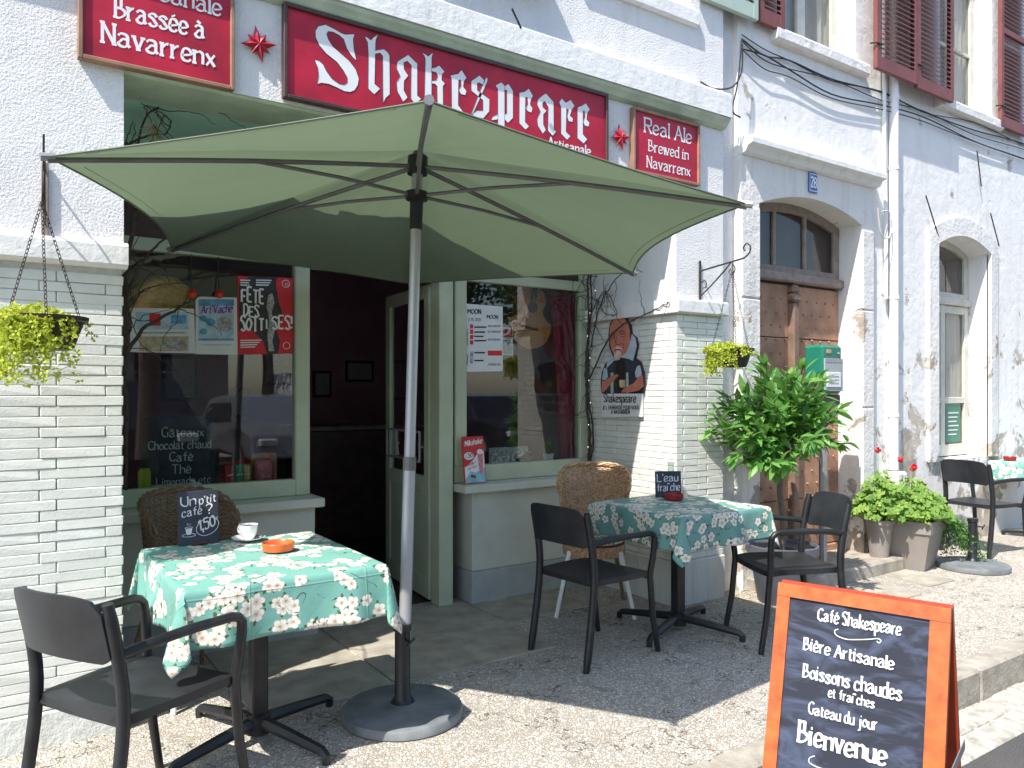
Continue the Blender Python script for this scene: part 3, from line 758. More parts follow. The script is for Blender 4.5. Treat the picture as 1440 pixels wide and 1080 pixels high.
for a_, b_ in ((4.68, 5.03), (5.065, 5.42), (5.455, 5.82)):
    MB().box(a_, b_, YD+.022, YD+.027, 2.40, 2.9).build('fanlight_pane', 'dirtyglass', dd)
t = MB().bbox(4.45, 6.02, 3.30, 3.80, -.02, .10, .015); t.build('door_step', 'kerb', nb)
# arched ground floor window
gw = thing('arched_window', 'tall arched cream window with a green notice in its lower pane', 'window'); Yg = 3.80
f = MB(); f.bbox(7.122, 7.20, Yg, Yg+.05, .79, 2.83, .005); f.bbox(8.04, 8.118, Yg, Yg+.05, .79, 2.83, .005); f.bbox(7.122, 8.118, Yg-.03, Yg+.05, 2.26, 2.33, .008)
f.bbox(7.58, 7.66, Yg-.002, Yg+.05, .79, 2.26, .005); f.bbox(7.2, 8.04, Yg+.003, Yg+.05, .79, .90, .004); f.bbox(7.2, 8.04, Yg+.003, Yg+.05, 1.30, 1.36, .004); f.bbox(7.2, 8.04, Yg+.003, Yg+.05, 2.18, 2.255, .004)
f.bbox(7.2, 8.04, Yg+.003, Yg+.05, 2.33, 2.38, .004)
for i in range(10):
    a_, b_ = 7.122+.996*i/10, 7.122+.996*(i+1)/10; za, zb = [2.76+.12*(1-((q-7.62)/.5)**2) for q in (a_, b_)]
    f.add([(a_, Yg+.001, za-.06), (b_, Yg+.001, zb-.06), (b_, Yg+.001, zb+.02), (a_, Yg+.001, za+.02), (a_, Yg+.05, za-.06), (b_, Yg+.05, zb-.06)], [(0, 1, 2, 3), (0, 4, 5, 1)])
f.build('window_frame', 'oldframe', gw)
for (a_, b_, c_, d_) in ((7.2, 7.58, .9, 1.3), (7.66, 8.04, .9, 1.3), (7.2, 7.58, 1.36, 2.18), (7.66, 8.04, 1.36, 2.18), (7.2, 8.04, 2.38, 2.86)):
    MB().box(a_, b_, Yg+.025, Yg+.03, c_, d_).build('pane', 'dirtyglass', gw)
mb = MB()   # net curtain behind
n = 40
for i in range(n+1):
    xx = 7.18+.88*i/n; mb.v += [(xx, Yg+.06+.014*sin(i*1.9), .92), (xx, Yg+.06+.014*sin(i*1.9), 2.2)]
mb.f = [(2*i, 2*i+2, 2*i+3, 2*i+1) for i in range(n)]; mb.build('net_curtain', 'paper', gw, smooth=True)
MB().box(6.9, 8.3, 4.10, 4.15, .6, 3.0).build('dark_room', 'interior', nb)
t = thing('notice', 'dark green notice with white lines in the arched window', 'notice'); MB().box(7.70, 7.98, Yg+.014, Yg+.018, .92, 1.29).build('sheet', 'mailgreen', t)
mb = MB()
write(mb, 'Royal', (7.76, Yg+.012, 1.22), (7.92, Yg+.012, 1.22), (0, 0, 1), .045, 1.2) if False else None
for i in range(6): mb.box(7.74, 7.94-.02*(i % 3), Yg+.011, Yg+.013, 1.20-i*.042, 1.212-i*.042)
mb.build('print', 'paper', t)
# upper windows
for (a_, b_, zs, lab) in ((4.86, 5.86, 4.1, 'upper window with a chipped sill above the studded door'), (7.2, 8.2, 4.1, 'upper window between the red brown shutters above the arched window')):
    t = thing('upper_window', lab, 'window')
    f = MB(); f.bbox(a_+.002, a_+.09, 3.78, 3.83, zs+.02, 6.0, .005); f.bbox(b_-.09, b_-.002, 3.78, 3.83, zs+.02, 6.0, .005); f.bbox(a_+.09, b_-.09, 3.78, 3.83, zs+.02, zs+.12, .005)
    f.bbox((a_+b_)/2-.05, (a_+b_)/2+.05, 3.775, 3.83, zs+.12, 6.0, .005)
    for zz in (4.75, 5.4): f.bbox(a_+.09, b_-.09, 3.785, 3.83, zz, zz+.03, .003)
    f.build('window_frame', 'oldframe', t)
    MB().box(a_+.09, b_-.09, 3.80, 3.805, zs+.12, 6.0).build('pane', 'dirtyglass', t)
    mb = MB(); n = 36
    for i in range(n+1):
        xx = a_+.05+(b_-a_-.1)*i/n; mb.v += [(xx, 3.85+.016*sin(i*1.7), zs+.05), (xx, 3.85+.016*sin(i*1.7), 6.0)]
    mb.f = [(2*i, 2*i+2, 2*i+3, 2*i+1) for i in range(n)]; mb.build('net_curtain', 'paper', t, smooth=True)
    extr(MB(), [(3.78, zs+.02), (3.56, zs-.005), (3.55, zs-.02), (3.55, zs-.085), (3.575, zs-.10), (3.63, zs-.10)], a_-.1, b_+.1).build('window_sill', 'oldgrey', t)
    MB().box(a_-.2, b_+.2, 4.11, 4.15, 4, 6.1).build('dark_room', 'interior', t)
shutter(4.56, 4.85, 4.07, 5.95, 3.57, 'shutter', nb, 'narrow red brown louvred shutter left of the window above the studded door')
shutter(5.94, 6.56, 4.04, 5.95, 3.50, 'shutter', nb, 'red brown louvred shutter, left leaf of the folded pair beside the drainpipe')
shutter(6.57, 7.18, 4.02, 5.95, 3.505, 'shutter', nb, 'red brown louvred shutter, right leaf of the folded pair next to the upper window')
shutter(8.23, 8.86, 4.03, 5.95, 3.56, 'shutter', nb, 'rightmost red brown louvred shutter at the top right edge')
# drainpipe
dp = thing('drainpipe', 'white drainpipe running down the wall right of the studded door', 'pipe')
MB().tube([(6.36, 3.58, 7.3), (6.36, 3.58, 4.0), (6.36, 3.58, .75)], .038, 12).build('pipe', 'white', dp, smooth=True)
MB().tube([(6.22, 3.585, 7.3), (6.22, 3.585, 3.3), (6.25, 3.585, 2.9), (6.25, 3.585, 2.2)], .016, 8).build('thin_pipe', 'white', dp, smooth=True)
mb = MB()
for zz in (3.3, 2.2, 1.2, 3.9): mb.lathe([(.038, 0), (.043, 0), (.043, .03), (.038, .03)], 12, (6.36, 3.58, zz))
mb.build('clip', 'white', dp)
MB().bbox(6.28, 6.44, 3.50, 3.62, .0, .74, .02).build('pipe_boot', 'oldgrey', dp)
# cables along the facade
rc = random.Random(5)
base = [(1043, 55), (1075, 72), (1110, 90), (1170, 113), (1240, 134), (1300, 158), (1370, 184), (1440, 212), (1520, 240)]
for i in range(5):
    mb = MB(); P = [wy(px, py+rc.uniform(-4, 5)*(1+(j % 2))+(6*i-8), 3.602-.004*i) for j, (px, py) in enumerate(base)]
    mb.tube(crom(P, 5), .0042+.002*(i % 2), 5).build('wall_cable', 'cable', None, smooth=True, label=['topmost black cable of the bundle along the white wall', 'thicker black cable second from the top of the bundle', 'middle black cable of the bundle under the shutters', 'thicker black cable second from the bottom of the bundle', 'lowest black cable sagging below the bundle'][i], cat='cable', group='cables strung along the neighbour wall')
for pts_, lab in (([(1043, 55), (1040, 95), (1036, 125), (1030, 155), (1041, 165)], 'black cable dropping from the bundle down the building corner'),
                  ([(1044, 62), (1043, 100), (1030, 122), (1005, 125), (985, 115)], 'black cable curving from the corner onto the roughcast wall'),
                  ([(1234, 292), (1238, 325), (1244, 335), (1252, 330), (1251, 300), (1240, 297)], 'pale loose cable loop hanging beside the drainpipe')):
    MB().tube(crom([wy(a_, b_, 3.54) for a_, b_ in pts_], 6), .006, 5).build('loose_cable', 'oldframe' if 'pale' in lab else 'cable', None, smooth=True, label=lab, cat='cable')
for (p, q, lab) in (((1302, 275), (1320, 333), 'thin iron rod left above the arched window'), ((1393, 300), (1405, 346), 'thin iron rod right above the arched window'), ((1374, 212), (1380, 262), 'thin iron rod under the cables at the right'), ((720, 12), (733, 40), 'short iron spike on the ledge above the main sign')):
    yy = 3.59 if p[0] > 1000 else 3.44
    MB().tube([wy(*p, yy-.02), wy(*q, yy)], .006, 5).build('iron_rod', 'iron', None, label=lab, cat='rod')

# number plaque
t = thing('number_plaque', 'small blue enamel house number 28 above the studded door', 'house number', (5.228, 3.588, 3.02))
MB().bbox(-.055, .055, -.012, 0, -.075, .075, .004).build('plate', 'blue', t)
mb = MB(); write(mb, '28', (-.033, -.0135, -.035), (.033, -.0135, -.035), (0, 0, 1), .075, 1.5, 0, .2)
for a_ in ((-.048, -.0135, -.068, .048, -.062), (-.048, -.0135, .062, .048, .068)): mb.box(a_[0], a_[3], -.0138, -.0125, a_[2], a_[4])
for a_ in (-.05, .046): mb.box(a_, a_+.004, -.0138, -.0125, -.068, .068)
mb.build('numerals', 'white', t)

# =================================================================== SIGNS
def sign(name, x0, x1, z0, z1, label, cols):
    t = thing(name, label, 'sign', ((x0+x1)/2, 3.578, z0)); a_ = (x1-x0)/2; H = z1-z0
    MB().bbox(-a_+.012, a_-.012, -.028, 0, .012, H-.012, .002).build('panel', 'red', t)
    f = MB(); f.bbox(-a_, -a_+.018, -.042, 0, 0, H, .003); f.bbox(a_-.018, a_, -.042, 0, 0, H, .003); f.bbox(-a_+.018, a_-.018, -.042, 0, 0, .018, .003); f.bbox(-a_+.018, a_-.018, -.042, 0, H-.018, H, .003)
    f.build('frame', cols, t); return t
def wr(t, mb, mat, nm='lettering'):
    o = mb.build(nm, mat, t); o.location = (-t.location[0], -t.location[1], -t.location[2]) if t.rotation_euler[2] == 0 else (0, 0, 0); return o
YL = 3.5493
s1 = sign('painted_sign', .292, .905, 2.765, 3.225, 'red framed sign with white writing at the top left corner', 'signframe')
mb = MB()
def L1(txt, a, b, h, wt=1.35, ori=(0, 0), sc=3., Y=YL, **kw):
    P = wy(ori[0]+a[0]/sc, ori[1]+a[1]/sc, Y); Q = wy(ori[0]+b[0]/sc, ori[1]+b[1]/sc, Y); z_ = (P.z+Q.z)/2; P.z = Q.z = z_
    write(mb, txt, P, Q, (0, 0, 1), h, wt, **kw)
L1('Navarrenx', (432, 182), (905, 278), .082, 1.3)
L1('Brassée à', (487, 76), (860, 158), .08, 1.3)
L1('Artisanale', (498, -36), (930, 57), .075, 1.2)
wr(s1, mb, 'white')
mb = MB(); write(mb, 'Bière', (.45, YL, 3.135), (.78, YL, 3.135), (0, 0, 1), .07, 1.3); wr(s1, mb, 'white')
s3 = sign('painted_sign', 3.322, 3.925, 2.79, 3.20, 'small red sign with a brown left edge above the right end of the parasol', 'signframe')
mb = MB()
L1('Real Ale', (160, 447), (316, 482), .088, 1.25, (840, 0), 2.4)
L1('Brewed in', (174, 510), (306, 538), .066, 1.25, (840, 0), 2.4)
L1('Navarrenx', (168, 566), (312, 592), .068, 1.25, (840, 0), 2.4)
wr(s3, mb, 'white')
s2 = sign('painted_sign', 1.126, 3.115, 2.785, 3.228, 'long red main sign with white blackletter name behind the parasol top', 'darkwood')
LT = [
 (0, [(190, 100), (270, 140), (340, 180), (380, 195), (467, 190), (455, 240), (462, 330), (487, 445), (440, 400), (395, 330), (365, 240), (320, 200), (260, 170), (215, 165), (200, 190), (215, 240), (260, 310), (340, 380), (420, 450), (480, 530), (510, 620), (500, 680), (470, 730), (430, 748), (370, 740), (290, 700), (220, 670), (150, 660), (112, 672), (125, 600), (118, 520), (85, 440), (130, 450), (165, 480), (200, 550), (250, 620), (320, 670), (370, 680), (400, 660), (400, 610), (360, 540), (300, 460), (200, 380), (130, 300), (95, 220), (92, 160), (120, 115)]),
 (0, [(565, 215), (603, 232), (625, 250), (650, 222), (693, 195), (672, 250), (668, 350), (750, 335), (790, 370), (805, 400), (808, 770), (772, 800), (745, 850), (742, 770), (740, 400), (715, 372), (668, 380), (662, 670), (715, 715), (660, 770), (600, 715), (603, 400), (595, 270)]),
 (0, [(983, 390), (1072, 475), (1072, 780), (1110, 815), (1050, 860), (1010, 810), (1015, 490), (975, 450), (940, 465), (945, 530), (985, 590), (945, 640), (942, 730), (978, 800), (935, 840), (880, 740), (872, 660), (910, 600), (872, 520), (880, 455), (950, 410)]),
 (0, [(1115, 370), (1150, 385), (1175, 405), (1200, 385), (1222, 370), (1210, 420), (1208, 870), (1175, 910), (1140, 870), (1150, 430), (1140, 400)]),
 (0, [(1208, 520), (1250, 510), (1280, 490), (1332, 550), (1310, 580), (1305, 630), (1338, 665), (1318, 690), (1320, 880), (1345, 910), (1300, 940), (1265, 900), (1262, 690), (1240, 668), (1208, 665), (1208, 640), (1255, 635), (1270, 600), (1255, 560), (1208, 548)]),
 (1, [(225, 220), (265, 285), (243, 312), (238, 355), (264, 390), (255, 424), (220, 416), (203, 385), (222, 350), (218, 300), (200, 300), (197, 505), (235, 555), (190, 595), (145, 530), (143, 290), (133, 265), (200, 250)]),
 (1, [(368, 265), (415, 310), (395, 340), (368, 322), (350, 330), (352, 385), (450, 455), (448, 555), (400, 612), (345, 600), (303, 582), (350, 548), (398, 550), (398, 465), (303, 388), (303, 310)]),
 (1, [(412, 300), (420, 282), (434, 288), (434, 312), (312, 585), (304, 578)]),
 (1, [(545, 320), (572, 350), (572, 720), (545, 760), (518, 720), (518, 375), (498, 345)]),
 (1, [(572, 350), (603, 332), (640, 390), (640, 608), (600, 648), (572, 620), (572, 580), (590, 572), (590, 385), (572, 378)]),
 (1, [(465, 628), (480, 595), (518, 578), (518, 620)]),
 (1, [(767, 370), (802, 430), (785, 460), (778, 500), (798, 530), (790, 565), (760, 555), (745, 530), (760, 500), (756, 440), (740, 440), (738, 640), (770, 675), (740, 703), (690, 650), (692, 430), (690, 405), (735, 395)]),
 (1, [(905, 408), (968, 480), (970, 700), (990, 720), (960, 752), (922, 710), (925, 520), (895, 470), (878, 490), (880, 520), (912, 550), (885, 580), (885, 660), (905, 705), (880, 735), (840, 670), (835, 620), (862, 560), (835, 500), (840, 460)]),
 (1, [(1035, 450), (1065, 485), (1105, 462), (1138, 510), (1115, 540), (1100, 590), (1125, 610), (1120, 640), (1090, 635), (1078, 600), (1090, 540), (1072, 530), (1068, 720), (1105, 755), (1075, 785), (1028, 735), (1028, 520), (1012, 480)]),
 (1, [(1230, 490), (1260, 540), (1240, 570), (1235, 620), (1258, 645), (1250, 678), (1220, 670), (1207, 640), (1222, 600), (1218, 550), (1205, 550), (1205, 740), (1240, 780), (1210, 815), (1160, 770), (1160, 540), (1165, 520), (1200, 508)]),
]
def tri_poly(mb, P3, nrm=(0, -1, 0)):
    from mathutils.geometry import tessellate_polygon
    tris = tessellate_polygon([P3]); mb.add(P3, [tuple(t) for t in tris])
mb = MB(); mo = MB()
for w_, pl in LT:
    ox, oy, sc = (430, 20, 6.833) if w_ == 0 else (610, 60, 5.744)
    P = [wy(ox+a/sc, oy+b/sc, YL-.0004) for a, b in pl]
    tri_poly(mb, P)
    c_ = sum(P, Vector())/len(P)
    mo.tube([p+Vector((0, .0012, 0)) for p in P], .0022, 4, closed=True)
# "Bière Artisanale" line
L1('Bière', (700, 800), (880, 842), .052, 1.5, (610, 60), 5.744)
L1('Artisanale', (925, 838), (1262, 915), .055, 1.6, (610, 60), 5.744, serif=.7)
wr(s2, mb, 'white'); wr(s2, mo, 'ink', 'letter_outline')
# star flowers
def star(px, py, lab):
    P = wy(px, py, 3.56); t = thing('wall_star', lab, 'ornament', P); 
    for i in range(8):
        a = i*pi/4+.2; r = .085 if i % 2 == 0 else .062; d = Vector((cos(a), 0, sin(a))); s = Vector((-sin(a), 0, cos(a)))
        MB().add([(0, -.012, 0), d*r*.45+s*.016+Vector((0, .004, 0)), d*r, d*r*.45-s*.016+Vector((0, .004, 0)), d*r*.45+Vector((0, -.012, 0)), (0, .01, 0)],
                 [(0, 1, 4), (1, 2, 4), (2, 3, 4), (3, 0, 4), (0, 3, 5), (3, 2, 5), (2, 1, 5), (1, 0, 5)]).build('petal', 'red', t)
star(364, 62, 'red metal star flower between the top left sign and the main sign')
star(873, 193, 'red metal star flower between the main sign and the small right sign')

# =================================================================== PARASOL
U0 = Vector((1.4934, 3.0519, 0)); UT = Vector((1.5761, 3.0867, 2.1424)); AX = (UT-U0).normalized()
tips = [Vector(p) for p in ((.96, 1.805, 2.187), (2.378, 1.913, 2.131), (2.994, 3.194, 2.086), (2.192, 4.368, 2.098), (.774, 4.261, 2.154), (.158, 2.979, 2.199))]
SC = [.016, .09, .03, .03, .075, .012]
um = thing('parasol', 'open six sided olive green cafe parasol on a grey pole', 'parasol', U0)
def ub(mb, name, mat, smooth=False):
    o = mb.build(name, mat, um, smooth); o.location = (-U0.x, -U0.y, 0); return o
apex = UT+AX*.36; hubc = UT+AX*.30
def canopy():
    mb = MB(); n = 12; m = 14
    for k_ in range(6):
        A, B = tips[k_], tips[(k_+1) % 6]; b = len(mb.v)
        for i in range(n+1):
            t = i/n
            for j in range(m+1):
                u = j/m; e = A.lerp(B, u); c_ = 4*u*(1-u)
                ctr = UT
                e = e+(ctr-e)*(SC[k_]*c_)           # scalloped hem
                p = apex.lerp(e, t); p.z -= .02*c_*t*(1-t)*4 + .0*c_
                p = p + AX*(.014*sin(pi*t)*(1-c_*.3)) + AX*(.004*sin(j*2.1+k_)*sin(pi*t)*c_)
                mb.v.append(tuple(p))
        for i in range(n):
            for j in range(m):
                q = b+i*(m+1)+j; mb.f.append((q, q+m+1, q+m+2, q+1))
    return mb
cv = ub(canopy(), 'canopy', 'canvas', True)
md = cv.modifiers.new('w', 'WELD'); md.merge_threshold = .0005
mb = MB()
for k_ in range(6):
    A, B = tips[k_], tips[(k_+1) % 6]
    mb.tube([A.lerp(B, u/14)+(UT-A.lerp(B, u/14))*(SC[k_]*4*u/14*(1-u/14)) for u in range(15)], .004, 5)
ub(mb, 'hem', 'canvas')
M['thread'] = simple('dark_olive_thread', (.09, .10, .06), .9)
mb = MB()
for k_ in range(6):
    A, B = tips[k_], tips[(k_+1) % 6]
    P = []
    for u in range(1, 14):
        c_ = 4*u/14*(1-u/14); e = A.lerp(B, u/14); e = e+(UT-e)*(SC[k_]*c_); p = apex.lerp(e, .968); P.append(p+AX*(.0008-.0))
    mb.tube(P, .0014, 3)
ub(mb, 'seam', 'thread')
for k_, T in enumerate(tips):
    inner = hubc+(T-hubc)*.03; P = [inner+(T-inner)*(i/6)+AX*(.010*sin(pi*i/6)-.012) for i in range(7)]
    ub(MB().tube(P, .010, 6), 'rib', 'rib', True)
    mid = P[3]; run = UT+AX*.155
    d = (mid-run); 
    ub(MB().tube([run+d*.05, run+d*.5+AX*.008, mid], .008, 6), 'strut', 'rib', True)
    ub(MB().tube([T-(T-inner)*.015, T+(T-inner)*.016], .014, 8), 'rib_tip', 'metalgrey', True)
mb = MB(); mb.tube([UT+AX*.25, UT+AX*.33], .045, 12); ub(mb, 'top_hub', 'black', True)
mb = MB(); mb.tube([UT+AX*.17, UT+AX*.135, UT+AX*.13, UT-AX*.0], [.05, .05, .03, .028], 12); ub(mb, 'runner', 'black', True)
mb = MB(); mb.tube([U0+AX*.30, U0+AX*1.10], .027, 16); mb.tube([U0+AX*1.10, U0+AX*2.42], .024, 16); ub(mb, 'pole', 'alu', True)
ub(MB().tube([U0+AX*1.07, U0+AX*1.13], .029, 16), 'pole_collar', 'rib', True)
ub(MB().tube([apex-AX*.05, apex+AX*.03], [.03, .012], 10), 'finial', 'rib', True)
def base_parts(t):
    MB().lathe([(.255, 0), (.264, .006), (.264, .032), (.258, .042), (.18, .052), (.06, .062), (.0, .062)], 48).build('base_disc', 'concrete', t, True)
    MB().lathe([(.055, .06), (.045, .07), (.034, .09), (.034, .37), (.040, .375), (.040, .40), (.028, .40)], 20).build('sleeve', 'black', t, True)
    MB().tube([(.0, -.03, .34), (.0, -.075, .34)], .006, 6).tube([(-.02, -.08, .325), (.0, -.078, .34), (.02, -.08, .355)], .006, 6).build('clamp_screw', 'black', t)
base_parts(um)
base_parts(thing('parasol_stand', 'round grey stand without a parasol beside the taupe planter', 'stand', (6.52, 3.02, 0)))

# =================================================================== TABLES & CLOTHS
def table(cx, cy, a, b, label, cross=0, grp='square cafe tables'):
    t = thing('cafe_table', label, 'table', (cx, cy, 0), 0, grp)
    MB().bbox(-a, a, -b, b, .72, .742, .004).build('table_top', 'greywood', t)
    MB().bbox(-.032, .032, -.032, .032, .05, .72, .006).build('column', 'black', t)
    MB().bbox(-.14, .14, -.14, .14, .70, .72, .003).build('top_plate', 'black', t)
    for k_ in range(4):
        an = cross+k_*pi/2; d = Vector((cos(an), sin(an), 0))
        mb = MB(); P = [d*.03+Vector((0, 0, .075)), d*.2+Vector((0, 0, .062)), d*.37+Vector((0, 0, .045)), d*.39+Vector((0, 0, .03)), d*.39+Vector((0, 0, .0))]
        mb.tube(P, [.026, .023, .019, .019, .017], 6).build('foot', 'black', t, True)
    MB().lathe([(.05, .03), (.05, .1), (.04, .11)], 12).build('foot_hub', 'black', t, True)
    return t
def cloth(cx, cy, a, b, o, label, mat, seed, flare=.16):
    t_ = tag(bpy.data.objects.new('tmp', None)); rnd = random.Random(seed)
    mb = MB(); mb.uv = []; nx = 84; ny = 84; ph = [rnd.uniform(0, 6) for _ in range(6)]
    def coord(i, n, h):
        u = i/n*2-1; return u*(h+o)
    for i in range(nx+1):
        for j in range(ny+1):
            x = coord(i, nx, a); y = coord(j, ny, b)
            ex = max(abs(x)-a, 0); ey = max(abs(y)-b, 0); sx = 1 if x > 0 else -1; sy = 1 if y > 0 else -1
            X = max(-a, min(a, x)); Y = max(-b, min(b, y)); d = hypot(ex, ey); Z = .7465
            Z += .0012*sin(x*23+ph[0])*cos(y*19+ph[1])
            if d > 0:
                an = atan2(ey, ex); s2 = sin(2*an) if ex > 0 and ey > 0 else 0
                al = y if ex > 0 and ey == 0 else (x if ey > 0 and ex == 0 else (a+b))
                wave = .014*sin(al*11+ph[2]+(3 if ex > 0 else 0)+(1 if sx > 0 else 0))+.007*sin(al*26+ph[3])
                edge_f = min(1, (min(a-abs(x) if ey > 0 and ex == 0 else 9, b-abs(y) if ex > 0 and ey == 0 else 9))/.12) if not (ex > 0 and ey > 0) else 0
                m = .012*(1-math.exp(-d/.012))+d*(flare*.40+.13*s2*s2)+wave*max(edge_f, 0)*min(d/o, 1)*1.5
                m2 = m
                X += sx*m2*cos(an); Y += sy*m2*sin(an)
                if s2: # sideways twist so the corner falls in a fold
                    tw = .05*d/o*sin((an-pi/4)*5)*s2; X += sx*tw*sin(an)*-.8; Y += sy*tw*cos(an)*.8
                Z -= d*.965-.012*(1-math.exp(-d/.012))
                if s2: Z += d*.04*s2
            mb.v.append((cx+X, cy+Y, Z)); mb.uv.append((cx*1.37+x, cy*.9+y))
    for i in range(nx):
        for j in range(ny):
            q = i*(ny+1)+j; mb.f.append((q, q+ny+1, q+ny+2, q+1))
    bpy.data.objects.remove(t_)
    ob = mb.build('tablecloth', mat, None, True, label=label, cat='tablecloth', group='floral tablecloths')
    m_ = ob.modifiers.new('th', 'SOLIDIFY'); m_.thickness = .0018; return ob
table(.905, 3.175, .355, .41, 'square table on a black pedestal, nearest, with the cup on its cloth', .4)
cloth(.905, 3.175, .365, .42, .215, 'sunlit teal cloth with white blossoms on the nearest table', 'floral', 1)
table(3.395, 3.235, .36, .36, 'square table on a black pedestal between the two black armchairs at the centre', .35)
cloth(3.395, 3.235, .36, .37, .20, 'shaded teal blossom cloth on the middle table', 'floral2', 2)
table(8.4, 3.18, .36, .37, 'square table at the far right edge beyond the planter', .3)
cloth(8.4, 3.18, .37, .38, .2, 'teal blossom cloth on the table at the right edge', 'floral', 3)

# =================================================================== ARMCHAIRS
def armchair(label, x, y, ang, first=None):
    if first:
        t = copytree(first); t.location = (x, y, 0); t.rotation_euler = (0, 0, ang); t['label'] = label; return t
    t = thing('black_armchair', label, 'chair', (x, y, 0), ang, 'black cafe armchairs')
    mb = MB(); n = 12; m = 12; hx, hy = .215, .22
    def seatpt(u, v, top):
        xx = u*hx*1.0; ww = hy*(1.03 if u > 0 else 1.03-.08*(-u)); yy = v*ww
        # rounded corners
        r = .9; 
        if abs(u) > .8 and abs(v) > .8:
            k_ = ((abs(u)-.8)/.2)*((abs(v)-.8)/.2); xx *= 1-.05*k_; yy *= 1-.05*k_
        z_ = .452-.014*(1-v*v)*(1-u*u*.6)-.012*max(0, u-.6)*2
        return (xx, yy, z_ if top else z_-.03)
    for top in (1, 0):
        for i in range(n+1):
            for j in range(m+1): mb.v.append(seatpt(i/n*2-1, j/m*2-1, top))
    N = (n+1)*(m+1)
    for i in range(n):
        for j in range(m):
            q = i*(m+1)+j; mb.f.append((q, q+m+1, q+m+2, q+1)); mb.f.append((N+q, N+q+1, N+q+m+2, N+q+m+1))
    rim = [i*(m+1) for i in range(n+1)]+[n*(m+1)+j for j in range(1, m+1)]+[i*(m+1)+m for i in range(n-1, -1, -1)]+[j for j in range(m-1, 0, -1)]
    for i in range(len(rim)): a, b = rim[i], rim[(i+1) % len(rim)]; mb.f.append((a, b, N+b, N+a))
    mb.build('seat', 'blackseat', t, True)
    mb = MB(); n = 16; m = 8; pts = []
    for side in (0, 1):
        for i in range(n+1):
            u = i/n*2-1
            for j in range(m+1):
                v = j/m; z0, z1 = .615+.012*(1-u*u), .80+.028*(1-u**4)
                if abs(u) > .86: z1 -= .03*((abs(u)-.86)/.14)**2; z0 += .02*((abs(u)-.86)/.14)**2
                z_ = z0+(z1-z0)*v; xx = -.232-.05*(z_-.6)/.22-.042*(1-u*u)-.0*v; mb.v.append((xx-side*.012, u*.205, z_))
    N = (n+1)*(m+1)
    for i in range(n):
        for j in range(m):
            q = i*(m+1)+j; mb.f.append((q, q+1, q+m+2, q+m+1)); mb.f.append((N+q, N+q+m+1, N+q+m+2, N+q+1))
    rim = [i*(m+1) for i in range(n+1)]+[n*(m+1)+j for j in range(1, m+1)]+[i*(m+1)+m for i in range(n-1, -1, -1)]+[j for j in range(m-1, 0, -1)]
    for i in range(len(rim)): a, b = rim[i], rim[(i+1) % len(rim)]; mb.f.append((a, b, N+b, N+a))
    mb.build('backrest', 'blackseat', t, True)
    for s in (-1, 1):
        P = crom([(-.275, s*.215, 0), (-.238, s*.212, .22), (-.212, s*.21, .44), (-.222, s*.208, .6), (-.262, s*.207, .80)], 3)
        MB().tube(P, [.016]+[.0205]*(len(P)-2)+[.016], 10).build('rear_leg', 'black', t, True)
        P = [(.262, s*.228, 0), (.225, s*.222, .2), (.205, s*.220, .42), (.205, s*.226, .46), (.21, s*.236, .52), (.212, s*.246, .60)]
        P2 = [(.208, s*.249, .632), (.192, s*.250, .650), (.165, s*.249, .658), (.0, s*.240, .660), (-.12, s*.225, .652), (-.222, s*.210, .640)]
        MB().tube(P+P2[:1], [.015]+[.0175]*6, 10).build('front_leg', 'black', t, True)
        MB().tube([P[-1]]+P2, .0165, 10).build('armrest', 'black', t, True)
    mb = MB()
    for s in (-1, 1): mb.tube([(-.21, s*.195, .43), (.2, s*.205, .425)], .011, 6)
    mb.tube([(-.205, -.2, .425), (-.205, .2, .425)], .011, 6); mb.tube([(.19, -.21, .415), (.19, .21, .415)], .011, 6)
    mb.build('seat_frame', 'black', t, True); return t
ch0 = armchair('black armchair nearest the camera, drawn up to the left end of the cup table', .41, 2.815, radians(29))
armchair('black armchair with its back to the doorway, left of the middle table', 2.735, 3.225, radians(5), ch0)
armchair('black armchair by the grey pot, turned towards the middle table', 3.77, 2.76, radians(154), ch0)
armchair('black armchair beyond the taupe planter, left of the right edge table', 7.26, 3.27, radians(-8), ch0)
armchair('black armchair on the street side of the right edge table', 8.25, 2.62, radians(96), ch0)

